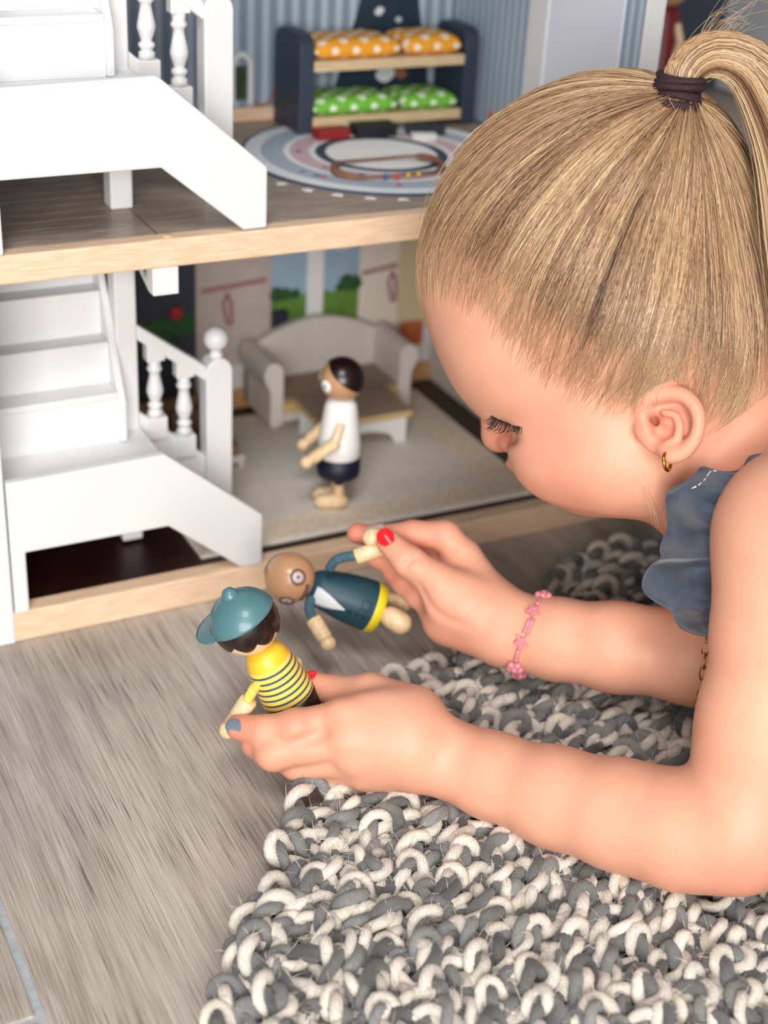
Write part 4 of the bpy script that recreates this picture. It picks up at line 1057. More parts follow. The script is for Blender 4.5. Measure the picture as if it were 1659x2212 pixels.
# ---- naive surface nets on the rectilinear grid
def surface_nets(D):
    neg = D < 0
    nx, ny, nz = D.shape
    c = np.zeros((nx-1, ny-1, nz-1), np.int8)
    for dx in (0, 1):
        for dy in (0, 1):
            for dz in (0, 1): c += neg[dx:nx-1+dx, dy:ny-1+dy, dz:nz-1+dz]
    act = (c > 0) & (c < 8); idx = np.argwhere(act).astype(np.int32)
    vid = np.full(act.shape, -1, np.int32); vid[act] = np.arange(len(idx))
    acc = np.zeros((len(idx), 3)); cnt = np.zeros(len(idx))
    G = (GX, GY, GZ); ix, iy, iz = idx.T
    for ax in range(3):
        o1, o2 = [a for a in range(3) if a != ax]
        for u in (0, 1):
            for v in (0, 1):
                a = [ix, iy, iz]; b = [ix, iy, iz]
                a[o1] = a[o1]+u; a[o2] = a[o2]+v; b = list(a); b[ax] = a[ax]+1
                d0 = D[a[0], a[1], a[2]]; d1 = D[b[0], b[1], b[2]]; m = (d0 < 0) != (d1 < 0)
                t = np.where(m, d0/np.where(m, d0-d1, 1), 0)
                P = np.stack([G[0][a[0]], G[1][a[1]], G[2][a[2]]], 1).astype(float)
                g0, g1 = G[ax][a[ax]], G[ax][b[ax]]; P[:, ax] = g0+(g1-g0)*t
                acc[m] += P[m]; cnt[m] += 1
    V = acc/cnt[:, None]
    Q = []
    for ax in range(3):
        o1, o2 = [(1, 2), (2, 0), (0, 1)][ax]
        s0 = [slice(1, -1)]*3; s0[ax] = slice(0, -1); s1 = list(s0); s1[ax] = slice(1, None)
        m = neg[tuple(s0)] != neg[tuple(s1)]; e = np.argwhere(m)
        e = e+np.array([1 if k != ax else 0 for k in range(3)])
        fl = neg[e[:, 0], e[:, 1], e[:, 2]]
        def vv(du, dv):
            q = e.copy(); q[:, o1] -= du; q[:, o2] -= dv; return vid[q[:, 0], q[:, 1], q[:, 2]]
        f = np.stack([vv(1, 1), vv(0, 1), vv(0, 0), vv(1, 0)], 1)
        f[~fl] = f[~fl][:, ::-1]; Q.append(f)
    Q = np.vstack(Q); return V, Q[(Q >= 0).all(1)]
def relax(V, Q, it=2, lam=.5):
    E_ = np.vstack([Q[:, [0, 1]], Q[:, [1, 2]], Q[:, [2, 3]], Q[:, [3, 0]]])
    for _ in range(it):
        A = np.zeros_like(V); n = np.zeros(len(V))
        for a, b in ((0, 1), (1, 0)):
            for k in range(3): A[:, k] += np.bincount(E_[:, a], V[E_[:, b], k], len(V))
            n += np.bincount(E_[:, a], minlength=len(V))
        V = V+lam*(A/np.maximum(n, 1)[:, None]-V)
    return V
BV, BQ = surface_nets(S.D)
BV = relax(BV, BQ, 3, .5)

# skin colour: base with natural flush at cheeks, ear, knuckles, fingertips and palm
skin = np.array(lin((227, 169, 142))); flush = np.array(lin((218, 122, 100)))
w = np.zeros(len(BV))
for p, r_, a_ in ((K(1240, 1010, .70), .030, .30), (K(1475, 900, .665), .018, .35), (K(1430, 930, .67), .010, .6), (K(1085, 945, .76), .016, .40), (K(1130, 1015, .76), .012, .65),
                  (K(510, 1570, .71), .016, .55), (K(545, 1600, .715), .018, .45), (K(585, 1630, .715), .016, .30), (K(645, 1570, .70), .012, .28), (K(735, 1549, .70), .012, .18),
                  (K(765, 1150, .82), .022, .75), (K(830, 1240, .815), .030, .55), (K(900, 1150, .80), .02, .40), (K(960, 1380, .79), .022, .30), (K(1500, 930, .70), .03, .2),
                  (K(660, 1475, .737), .014, .5), (K(1590, 1870, .64), .03, .35), (K(835, 1165, .785), .012, .35), (K(1540, 1650, .62), .014, .14)):
    w = np.maximum(w, a_*np.exp(-((BV-p)**2).sum(1)/r_**2))
cols = skin*(1-w)[:, None]+flush*w[:, None]
def skin_material():
    m = bpy.data.materials.new('skin'); m.use_nodes = True; t = NT(m); b = t.b
    at = t.n('ShaderNodeAttribute', attribute_name='tint'); tc = t.n('ShaderNodeTexCoord')
    nz = t.n('ShaderNodeTexNoise'); nz.inputs['Scale'].default_value = 70; nz.inputs['Detail'].default_value = 4; t.l(tc.outputs['Object'], nz.inputs['Vector'])
    r = t.n('ShaderNodeValToRGB'); t.l(nz.outputs[0], r.inputs[0]); r.color_ramp.elements[0].position = .3; r.color_ramp.elements[1].position = .7
    r.color_ramp.elements[0].color = (.94, .88, .86, 1); r.color_ramp.elements[1].color = (1, 1, 1, 1)
    mx = t.n('ShaderNodeMix'); mx.data_type = 'RGBA'; mx.blend_type = 'MULTIPLY'; mx.inputs[0].default_value = .8
    t.l(at.outputs['Color'], mx.inputs[6]); t.l(r.outputs[0], mx.inputs[7]); t.l(mx.outputs[2], b.inputs['Base Color'])
    b.inputs['Roughness'].default_value = .48; b.inputs['Specular IOR Level'].default_value = .35
    b.inputs['Subsurface Weight'].default_value = .08; b.inputs['Subsurface Radius'].default_value = (1, .32, .18); b.inputs['Subsurface Scale'].default_value = .002
    n2 = t.n('ShaderNodeTexNoise'); n2.inputs['Scale'].default_value = 1400; n2.inputs['Detail'].default_value = 2; t.l(tc.outputs['Object'], n2.inputs['Vector'])
    bp = t.n('ShaderNodeBump'); bp.inputs['Strength'].default_value = .12; bp.inputs['Distance'].default_value = .0002
    t.l(n2.outputs[0], bp.inputs['Height']); t.l(bp.outputs[0], b.inputs['Normal'])
    return m
M_SKIN = skin_material()
girl = empty('person', tuple(cam2w(K(2250, 1290, .735))*np.array([1, 1, 0])))
tag(girl, 'child with blond ponytail lying on the rug, holding a doll in each hand', 'person')
body = np_mesh('body', cam2w(BV), BQ, M_SKIN, None, True, cols); adopt(body, girl)

# ---- finger nails: thin curved plates on the finger ends
def nail(px, py, d, dirpx, L, Wd, m, nrm, name='fingernail'):
    c = K(px, py, d); n_ = np.asarray(nrm, float); n_ /= np.linalg.norm(n_)
    t_ = np.array([dirpx[0], dirpx[1], dirpx[2] if len(dirpx) > 2 else 0.]); t_ -= n_*(t_@n_); t_ /= np.linalg.norm(t_); s_ = np.cross(n_, t_)
    nu, nv = 12, 12; V = []; F = []
    for lay in (0, 1):
        for j in range(nv+1):
            for i in range(nu+1):
                u, v = i/nu*2-1, j/nv*2-1
                lim = (1-abs(v)**2.3)**(1/2.3) if abs(v) < 1 else 0
                x = u*Wd*lim; y = v*L
                hgt = -.75*(x*x)/(Wd*1.5)-.35*(max(0, y)**2)/(L*2.2)
                V.append(c+t_*y+s_*x+n_*(hgt+(.0004 if lay == 0 else -.0006)))
    N = (nu+1)*(nv+1)
    for j in range(nv):
        for i in range(nu):
            a = j*(nu+1)+i; F += [(a, a+1, a+nu+2, a+nu+1), (N+a, N+a+nu+1, N+a+nu+2, N+a+1)]
    o = MB().add(cam2w(np.array(V)).tolist(), F).build(name, m, girl, smooth=True)
    return o
M_RED = mat('red_polish', (236, 36, 44), .25, coat=.6); M_GREYN = mat('grey_polish', (116, 128, 142), .3, coat=.5); M_PEARL = mat('pearl_polish', (214, 196, 188), .25, coat=.6)
tag(nail(503, 1571, .7066, (-1, .05, .25), .0048, .0040, M_GREYN, (-.45, .0, -.9)), 'grey polished nail')
tag(nail(667, 1453, .7335, (-.85, -.30, .0), .0040, .0034, M_RED, (-.20, -.85, -.48)), 'red polished nail')
tag(nail(833, 1159, .7806, (-.55, -.83, .1), .0052, .0046, M_RED, (-.05, -.30, -.95)), 'red polished nail')
tag(nail(809, 1137, .8045, (-.98, .05, 0), .0050, .0036, M_PEARL, (-.15, -.90, -.40)), 'pearly nail')

# ---- eyelashes
M_LASH = mat('lash_brown', (44, 30, 26), .6)
LV = []; rl = np.random.default_rng(3)
mb = MB()
for i in range(46):
    t_ = i/45
    root = spline([K(1062, 898, .7160), K(1090, 911, .7143), K(1127, 923, .7028)], 50)[int(t_*49)]
    ln = .0080*(.55+.45*math.sin(math.pi*min(1, t_*1.15+.05)))*rl.uniform(.8, 1.15)
    dr = np.array([-.62+.35*t_, .78, -.05])+rl.normal(0, .10, 3); dr /= np.linalg.norm(dr)
    up = np.array([-.35, -.35, -.25])
    pts = [root, root+dr*ln*.5+np.array([0, .0004, 0]), root+dr*ln*.85+up*ln*.16, root+dr*ln*1.0+up*ln*.42]
    mb.tube(cam2w(spline(pts, 7)), np.linspace(.00024, .00006, 7), 4)
mb.build('eyelashes', M_LASH, girl, smooth=True)
# ================================================================== hair
HL3 = np.array(HL)
def sd(P):
    """body distance at points P (n,3) in camera axes"""
    sh = P.shape[:-1]; P = P.reshape(-1, 3); ix, w = [], []
    for k, g in enumerate((GX, GY, GZ)):
        i = np.clip(np.searchsorted(g, P[:, k])-1, 0, len(g)-2); ix.append(i); w.append(np.clip((P[:, k]-g[i])/(g[i+1]-g[i]), 0, 1))
    r = 0
    for a in (0, 1):
        for b in (0, 1):
            for c in (0, 1):
                r = r+S.D[ix[0]+a, ix[1]+b, ix[2]+c]*(w[0] if a else 1-w[0])*(w[1] if b else 1-w[1])*(w[2] if c else 1-w[2])
    return r.reshape(sh)
def sgrad(P, e=.002):
    n = np.stack([sd(P+np.eye(3)[k]*e)-sd(P-np.eye(3)[k]*e) for k in range(3)], -1); return n/(np.linalg.norm(n, axis=-1, keepdims=True)+1e-9)
def surf_px(px, py):
    """first hit of the view ray with the body"""
    d = np.arange(.60, .80, .0004); P = np.stack([(px-CX)/FPX*d, (py-CY)/FPX*d, d], 1); v = sd(P)
    k = np.argmax(v < 0) if (v < 0).any() else int(np.argmin(v)); return P[k]
def q_from_px(px, py):
    q = surf_px(px, py)-HCN; return q/np.linalg.norm(q)
HL_PX = [(912, 590), (950, 600), (1005, 618), (1065, 655), (1120, 712), (1175, 768), (1245, 806), (1315, 836), (1368, 850), (1410, 826), (1455, 812), (1510, 826), (1548, 870), (1590, 900), (1630, 925)]
near = [q_from_px(*p) for p in HL_PX]
def mid_(q): q = q-HL3*(q@HL3); return q/np.linalg.norm(q)
front = mid_(near[0]); nape = mid_(near[-1]-HF*.25-HU*.25)
half = np.array([front]+near+[nape])
mir = (half-2*(half@HL3)[:, None]*HL3)[::-1]
HLQ = spline(np.vstack([half, mir[1:]]), 800); HLQ /= np.linalg.norm(HLQ, axis=1)[:, None]
NEARN = int(800*(len(half)-1)/(2*(len(half)-1)))           # first half of the loop is the side in view
QT = q_from_px(1462, 232)
def slerp(q, t_, s):
    """q (n,3), s (n,m) -> (n,m,3)"""
    c = np.clip((q*t_).sum(-1), -1, 1); om = np.arccos(c)[:, None]; so = np.sin(om)
    return (np.sin((1-s)*om)/so)[..., None]*q[:, None]+(np.sin(s*om)/so)[..., None]*t_
def on_head(Q, off):
    P = HCN+Q*.082
    for _ in range(4): P = P-sgrad(P)*(np.clip(sd(P), -.03, .03)-off)[..., None]
    return P
def smooth_noise(n, step, seed):
    r = np.random.default_rng(seed); k = max(3, int(n/step)); return np.interp(np.linspace(0, k-1, n), np.arange(k), r.normal(0, 1, k))
def strands_mesh(P, rad, col, name, m, parent):
    """P (n,m,3) camera-space strands, rad (n,m), col (n,m,3): three-sided tapered fibres"""
    n, m_, _ = P.shape
    T = np.gradient(P, axis=1); T /= np.linalg.norm(T, axis=2, keepdims=True)+1e-12
    ref = P-HCN; ref /= np.linalg.norm(ref, axis=2, keepdims=True)
    N = ref-T*(ref*T).sum(2, keepdims=True); N /= np.linalg.norm(N, axis=2, keepdims=True)+1e-12
    B = np.cross(T, N); V = []
    for k in range(3):
        a = 2*math.pi*k/3+math.pi/2; V.append(P+rad[..., None]*(math.cos(a)*B+math.sin(a)*N))
    V = np.stack(V, 2).reshape(-1, 3)
    base = (np.arange(n)[:, None, None]*m_+np.arange(m_-1)[None, :, None])*3; j = np.arange(3)[None, None]; k = (j+1) % 3
    F = np.stack([base+j, base+3+j, base+3+k, base+k], -1).reshape(-1, 4)
    C = np.repeat(col.reshape(-1, 3), 3, axis=0)
    o = np_mesh(name, cam2w(V), F, m, None, True, C); adopt(o, parent); return o
def hair_material():
    m = bpy.data.materials.new('blond_hair'); m.use_nodes = True; t = NT(m); b = t.b
    at = t.n('ShaderNodeAttribute', attribute_name='tint'); t.l(at.outputs['Color'], b.inputs['Base Color'])
    b.inputs['Roughness'].default_value = .32; b.inputs['Specular IOR Level'].default_value = .6; b.inputs['Sheen Weight'].default_value = .0
    return m
M_HAIR = hair_material()
H_LT, H_MD, H_DK = (np.array(lin(c)) for c in ((242, 213, 172), (182, 143, 106), (82, 56, 42)))
def tone(v):
    v = np.clip(v, -1, 1)[..., None]
    return np.where(v > 0, H_MD+(H_LT-H_MD)*v, H_MD+(H_DK-H_MD)*(-v))
hair = empty('hair'); hair.parent = girl; hair.matrix_parent_inverse = Matrix.Translation(girl.location).inverted()
tn1, tn2 = smooth_noise(800, 7, 1), smooth_noise(800, 24, 2)
NS = 11
def scalp_strands(n, lo, hi, seed, s0max, offs, rad, name, jit=.012):
    r = np.random.default_rng(seed)
    hi_ = r.uniform(lo, hi, n)
    cen = np.round(hi_/4.6+.3*np.sin(hi_*.31))*4.6; inl = r.random(n) < .6
    hi_ = np.clip(np.where(inl, cen+(hi_-cen)*.45, hi_), lo, hi); i0 = np.clip(hi_.astype(int), 0, 798); fr = (hi_-i0)[:, None]
    q = HLQ[i0]*(1-fr)+HLQ[i0+1]*fr; q = q+r.normal(0, jit, (n, 3)); q /= np.linalg.norm(q, axis=1)[:, None]
    s0 = np.where(r.random(n) < .34, -.06+r.random(n)*.36, .08+r.random(n)*s0max)
    s1 = np.minimum(.985, s0+r.uniform(.45, 1.2, n))
    s = s0[:, None]+(s1-s0)[:, None]*np.linspace(0, 1, NS)[None]
    Q = slerp(q, QT, s)
    # strands drift sideways a little and gather in locks
    side = np.cross(Q, QT); side /= np.linalg.norm(side, axis=2, keepdims=True)+1e-9
    lock = np.sin(hi_*.9)*.5+tn1[i0]*.5
    drift = (r.normal(0, .034, n)[:, None]*np.sin(np.linspace(0, math.pi, NS))[None]+r.normal(0, .05, n)[:, None]*np.clip(.22-s, 0, .3)*3+.016*lock[:, None]*np.sin(np.linspace(0, 2.2, NS))[None]*(1-s))
    Q = Q+side*drift[..., None]; Q /= np.linalg.norm(Q, axis=2, keepdims=True)
    lift = np.sin(np.clip(s, 0, 1)*math.pi*.5)
    off = offs[0]+(offs[1]-offs[0])*r.random(n)[:, None]*lift+.0035*np.clip((s-.8)/.2, 0, 1)**2+.0009*lock[:, None]*lift
    P = on_head(Q, off)
    tp = np.linspace(0, 1, NS); taper = np.minimum(1, np.minimum(tp/.10+.25, (1-tp)/.12+.35))
    R_ = rad*r.uniform(.6, 1.3, n)[:, None]*taper[None]*np.interp(s, [0, .10, .34], [.36, .5, 1])
    v = .20*tn1[i0]+.18*tn2[i0]+r.normal(0, .40, n)+.34*np.sin(cen*12.9898)*inl
    col = tone(np.repeat((v-.02)[:, None], NS, 1)+.10*np.sin(np.linspace(0, 6, NS)+hi_[:, None]))
    return strands_mesh(P, R_, col, name, M_HAIR, hair)
scalp_strands(10500, 0, NEARN+8, 11, .66, (.0008, .0046), .00016, 'scalp_strands', .028)
scalp_strands(1800, NEARN, 798, 12, .6, (.0008, .0042), .00030, 'scalp_strands', .028)
fl = scalp_strands(420, 0, NEARN+8, 13, .85, (.003, .0075), .00011, 'flyaway_strands', .03)
# denser layer below the strands, thinning out towards the hairline
def under_material():
    m = bpy.data.materials.new('blond_hair_dense'); m.use_nodes = True; t = NT(m); b = t.b
    at = t.n('ShaderNodeAttribute', attribute_name='tint'); t.l(at.outputs['Color'], b.inputs['Base Color'])
    de = t.n('ShaderNodeAttribute', attribute_name='density'); t.l(de.outputs['Fac'], b.inputs['Alpha'])
    b.inputs['Roughness'].default_value = .5; b.inputs['Specular IOR Level'].default_value = .3
    return m
nphi, ns = 2400, 22; r = np.random.default_rng(4)
ii = np.linspace(0, 799, nphi); HQ2 = np.stack([np.interp(ii, np.arange(800), HLQ[:, k]) for k in range(3)], 1); HQ2 /= np.linalg.norm(HQ2, axis=1)[:, None]
s = np.repeat(np.linspace(0, .985, ns)[None], nphi, 0)
Q = slerp(HQ2, QT, s); off = .0012*s**.5+.0035*np.clip((s-.8)/.2, 0, 1)**2-.0003
P = on_head(Q, off)
i = np.arange(nphi)[:, None]; j = np.arange(ns-1)[None]; i2 = (i+1) % nphi
F = np.stack([i*ns+j+0*i, i2*ns+j, i2*ns+j+1, i*ns+j+1], -1).reshape(-1, 4)
fine = r.normal(0, 1, nphi); mid = smooth_noise(nphi, 9, 9); wide = smooth_noise(nphi, 60, 19)
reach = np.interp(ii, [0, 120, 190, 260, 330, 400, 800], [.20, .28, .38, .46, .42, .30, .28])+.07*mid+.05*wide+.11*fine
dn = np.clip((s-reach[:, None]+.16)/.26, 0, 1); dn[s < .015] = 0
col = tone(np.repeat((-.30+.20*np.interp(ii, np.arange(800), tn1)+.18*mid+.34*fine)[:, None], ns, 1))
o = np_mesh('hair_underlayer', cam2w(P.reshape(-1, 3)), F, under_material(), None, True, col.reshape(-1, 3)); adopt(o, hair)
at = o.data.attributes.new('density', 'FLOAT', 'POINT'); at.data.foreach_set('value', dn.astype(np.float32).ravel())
# scalp skin below the hair is a little duller than the face
qv = BV-HCN; qv /= np.linalg.norm(qv, axis=1)[:, None]+1e-9
isH = (np.linalg.norm(BV-HCN, axis=1) < .13)
angT = np.arccos(np.clip(qv@QT, -1, 1)); HA = np.arccos(np.clip(HLQ@QT, -1, 1))
e1_ = np.cross(QT, HL3); e1_ /= np.linalg.norm(e1_); e2_ = np.cross(QT, e1_)
azH = np.arctan2(HLQ@e2_, HLQ@e1_); od = np.argsort(azH); azV = np.arctan2(qv@e2_, qv@e1_)
lim = np.interp(azV, azH[od], HA[od], period=2*math.pi)
wS = np.clip((lim-angT)/.25, 0, 1)*isH*.75
sc_ = np.array(lin((196, 148, 118))); cols = cols*(1-wS)[:, None]+sc_*wS[:, None]
c4 = np.ones((len(BV), 4), np.float32); c4[:, :3] = cols
body.data.color_attributes['tint'].data.foreach_set('color', c4.ravel())
# short fine hair along the hairline
r = np.random.default_rng(21); n = 1500
hi_ = r.uniform(0, NEARN, n); i0 = hi_.astype(int); q = HLQ[i0]+r.normal(0, .03, (n, 3)); q /= np.linalg.norm(q, axis=1)[:, None]
s = (-.04+r.uniform(-.06, .03, n))[:, None]+np.linspace(0, .16, 7)[None]*r.uniform(.5, 1.1, n)[:, None]
Q = slerp(q, QT, s); side = np.cross(Q, QT); Q = Q+side*(r.normal(0, .05, n)[:, None]*np.linspace(0, 1, 7)[None]**2)[..., None]; Q /= np.linalg.norm(Q, axis=2, keepdims=True)
P = on_head(Q, np.repeat(r.uniform(.0004, .0022, n)[:, None], 7, 1)*np.linspace(.2, 1, 7)[None])
strands_mesh(P, np.repeat(.00008*np.sin(np.linspace(.3, 3.0, 7))[None], n, 0), tone(np.repeat(r.normal(.35, .3, n)[:, None], 7, 1)), 'baby_hair', M_HAIR, hair)

# ---- ponytail: a bundle that rises out of the tie and falls over behind the head
TP = on_head(QT[None], np.array([.006]))[0]
TDEP = TP[2]
path = [K(1458, 240, TDEP+.002), K(1464, 204, TDEP), K(1472, 166, TDEP), K(1496, 134, TDEP+.001), K(1536, 116, TDEP+.003), K(1588, 124, TDEP+.004), K(1634, 160, TDEP+.003), K(1672, 230, TDEP-.002), K(1704, 320, TDEP-.008), K(1724, 420, TDEP-.014), K(1738, 560, TDEP-.020), K(1738, 740, TDEP-.022)]
pr_ = [.0072, .0078, .0084, .0092, .0100, .0108, .0120, .0132, .0142, .0150, .0150, .0110]
PP = spline(path, 60); PRD = np.interp(np.linspace(0, len(path)-1, 60), range(len(path)), pr_)
T, _, _ = frames(PP)
Nn = np.array([0, 0, -1.])-T*(T@np.array([0, 0, -1.]))[:, None]; Nn /= np.linalg.norm(Nn, axis=1)[:, None]; Bb = np.cross(T, Nn)
r = np.random.default_rng(31); n = 2700; m_ = 15
a = r.uniform(0, 2*math.pi, n); rho = r.random(n)**.45
ti = np.linspace(0, 59, m_); endf = r.uniform(.80, 1.0, n)
idx = (ti[None]*endf[:, None]); k0 = np.clip(idx.astype(int), 0, 58); fr = (idx-k0)[..., None]
def sm(A): return A[k0]*(1-fr)+A[k0+1]*fr
tw = a[:, None]+.5*np.linspace(0, 1, m_)[None]+r.normal(0, .15, n)[:, None]
fl_ = 1+.10*r.normal(0, 1, n)[:, None]*np.linspace(0, 1, m_)[None]
Rr = sm(PRD[:, None])[..., 0]*rho[:, None]*fl_
P = sm(PP)+Rr[..., None]*(np.cos(tw)[..., None]*sm(Bb)+.8*np.sin(tw)[..., None]*sm(Nn))
tn = np.interp(a, np.linspace(0, 2*math.pi, 60), np.random.default_rng(8).normal(0, 1, 60))
v = .25+.45*tn+r.normal(0, .28, n)
tp = np.linspace(0, 1, m_)
strands_mesh(P, .00024*r.uniform(.6, 1.3, n)[:, None]*np.minimum(1, (1-tp)/.15+.2)[None], tone(np.repeat(v[:, None], m_, 1)), 'ponytail', M_HAIR, hair)
cv, cf = tube_mesh(cam2w(PP), PRD*.80*np.clip((59-np.arange(60))/22, .04, 1), 20)
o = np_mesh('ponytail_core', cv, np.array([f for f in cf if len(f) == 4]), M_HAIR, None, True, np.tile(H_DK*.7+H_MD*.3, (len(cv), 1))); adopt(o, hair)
# loose hairs blown up from the ponytail
n = 46; m_ = 10; r = np.random.default_rng(41); P = []
for i in range(n):
    a0 = PP[r.integers(8, 22)]+r.normal(0, .003, 3)
    dr = K(1640+r.normal(0, 20), 8+r.normal(0, 30), TDEP)-a0
    tt = np.linspace(0, 1, m_)[:, None]
    P.append(a0+dr*tt*r.uniform(.45, 1.05)+np.array([.0, .010, 0])*np.sin(tt*math.pi)*r.normal(0, .7)-np.array([0, .010, 0])*tt*(1-tt))
P = np.array(P); strands_mesh(P, np.repeat(.00008*np.linspace(1, .4, m_)[None], n, 0), tone(np.full((n, m_), .8)), 'flyaway_strands', M_HAIR, hair)
# wispy lock hanging below the jaw
n = 12; P = []
for i in range(n):
    x = r.normal(0, 7)
    P.append(spline([K(1384+x*.4, 1030, .6815), K(1396+x*.7, 1065, .682), K(1408+x, 1095, .685), K(1416+x*1.2, 1128+r.normal(0, 12), .688)], 10))
P = np.array(P); strands_mesh(P, np.repeat(.00008*np.linspace(1, .4, 10)[None], n, 0), tone(np.full((n, 10), .7)), 'loose_lock', M_HAIR, hair)
# hair tie
M_TIE = mat('dark_hair_tie', (52, 28, 34), .8, var=.3, scale=600, bump=.6, bscale=1500)
Td = PP[4]-PP[0]; Td /= np.linalg.norm(Td); u1 = np.cross(Td, [0, 0, 1]); u1 /= np.linalg.norm(u1); u2 = np.cross(Td, u1)
tie = MB()
for k in range(8):
    c = PP[0]+Td*(.0022+.0018*k)+u1*.0004*math.sin(k*2); th = np.linspace(0, 2*math.pi, 44, endpoint=False); tl = .16*math.sin(k*1.9+.5); rr_ = .0098+.0008*math.sin(k*1.3+1)
    tie.tube(cam2w(np.array([c+(u1*math.cos(t)+u2*math.sin(t))*rr_+Td*tl*rr_*math.cos(t+k*1.1) for t in th])), .00155, 8, True)
tie.build('hair_tie', M_TIE, girl, smooth=True)
# ================================================================== dress and jewellery
def fabric():
    m = bpy.data.materials.new('blue_grey_cotton'); m.use_nodes = True; t = NT(m); b = t.b
    tc = t.n('ShaderNodeTexCoord')
    nz = t.n('ShaderNodeTexNoise'); nz.inputs['Scale'].default_value = 60; nz.inputs['Detail'].default_value = 5; t.l(tc.outputs['Object'], nz.inputs['Vector'])
    r = t.n('ShaderNodeValToRGB'); t.l(nz.outputs[0], r.inputs[0]); r.color_ramp.elements[0].position = .3; r.color_ramp.elements[1].position = .75
    r.color_ramp.elements[0].color = (*lin((56, 66, 82)), 1); r.color_ramp.elements[1].color = (*lin((82, 94, 112)), 1)
    t.l(r.outputs[0], b.inputs['Base Color']); b.inputs['Roughness'].default_value = .9; b.inputs['Sheen Weight'].default_value = .3; b.inputs['Specular IOR Level'].default_value = .2
    w = t.n('ShaderNodeTexNoise'); w.inputs['Scale'].default_value = 1800; w.inputs['Detail'].default_value = 1; t.l(tc.outputs['Object'], w.inputs['Vector'])
    n2 = t.n('ShaderNodeTexNoise'); n2.inputs['Scale'].default_value = 130; n2.inputs['Detail'].default_value = 3; t.l(tc.outputs['Object'], n2.inputs['Vector'])
    ad = t.n('ShaderNodeMath'); ad.operation = 'MULTIPLY_ADD'; ad.inputs[1].default_value = .12; t.l(w.outputs[0], ad.inputs[0]); t.l(n2.outputs[0], ad.inputs[2])
    bp = t.n('ShaderNodeBump'); bp.inputs['Strength'].default_value = .5; bp.inputs['Distance'].default_value = .0012
    t.l(ad.outputs[0], bp.inputs['Height']); t.l(bp.outputs[0], b.inputs['Normal'])
    return m
M_DRESS = fabric()
inner = spline([K(1830, 1000, .628), K(1750, 1008, .622), K(1690, 1038, .626), K(1650, 1062, .640), K(1612, 1092, .649), K(1590, 1140, .655), K(1580, 1200, .660), K(1572, 1265, .666), K(1566, 1320, .670), K(1566, 1362, .674)], 160)
outer = spline([K(1830, 930, .655), K(1760, 945, .652), K(1700, 972, .652), K(1640, 992, .656), K(1585, 1012, .658), K(1530, 1016, .662), K(1478, 1034, .664), K(1452, 1062, .668), K(1437, 1115, .672), K(1443, 1165, .680), K(1415, 1212, .686), K(1402, 1258, .690), K(1412, 1302, .692), K(1455, 1334, .690), K(1502, 1363, .686), K(1552, 1368, .680)], 160)
nu, nv = 160, 36; V = np.zeros((nu, nv, 3)); uu = np.linspace(0, 1, nu)
rf = np.random.default_rng(12)
phs = rf.uniform(0, 6.28, 5); warp = uu+.02*np.sin(uu*17+1)
for j in range(nv):
    v = j/(nv-1)
    base = inner*(1-v)+outer*v
    # the frill bellies towards the lens between seam and hem, in soft flutes
    fl_ = (.0090*v**1.2*np.sin(2*math.pi*5.2*warp+phs[0]+1.2*v)+.0042*np.sin(2*math.pi*9.5*warp+phs[1]-1.5*v)*v**.6+.0030*(1-v)**1.5*np.sin(2*math.pi*21*uu+phs[2])*min(1, v*8)+.0019*np.sin(2*math.pi*14.3*warp+phs[3]+3*v)*math.sin(math.pi*min(1, v*1.1))**.5+.0013*np.sin(2*math.pi*(2.6*v+4.1*uu)+phs[4]+2*np.sin(9*uu))*min(1, v*4))
    fl_ = fl_*np.interp(uu, [0, .30, .48], [.15, .25, 1])
    belly = -.012*math.sin(math.pi*min(1, v*1.05))
    base[:, 2] += belly+fl_
    base[:, 0] += .0020*v*np.sin(2*math.pi*7*warp+phs[3]+2*v); base[:, 1] += .0016*v*np.cos(2*math.pi*6*warp+phs[4])
    V[:, j] = base
i = np.arange(nu-1)[:, None]; j = np.arange(nv-1)[None]
F = np.stack([i*nv+j, (i+1)*nv+j, (i+1)*nv+j+1, i*nv+j+1], -1).reshape(-1, 4)
dress = empty('dress'); dress.parent = girl; dress.matrix_parent_inverse = Matrix.Translation(girl.location).inverted()
o = np_mesh('sleeve_ruffle', cam2w(V.reshape(-1, 3)), F, M_DRESS, None, True); adopt(o, dress)
so = o.modifiers.new('solid', 'SOLIDIFY'); so.thickness = .0009; so.offset = 0
# rolled hem and seam
mb = MB(); mb.tube(cam2w(V[:, -1]), .0007, 6); mb.build('ruffle_hem', M_DRESS, dress, smooth=True)
mb = MB(); mb.tube(cam2w(V[:, 0]+np.array([0, 0, -.0006])), .0013, 6); mb.build('armhole_seam', M_DRESS, dress, smooth=True)
# white top-stitching near the neck edge
M_THREAD = mat('white_thread', (222, 226, 230), .8)
mb = MB()
for k in range(15):
    a = 26+k*2.9; a0, a1 = int(a), int(a)+2
    c = lambda q: V[q, int(nv*.84)]+np.array([0, 0, -.0016])
    mb.tube(cam2w(np.array([c(a0), (c(a0)+c(a1))/2, c(a1)])), .00032, 5)
mb.build('top_stitching', M_THREAD, dress, smooth=True)
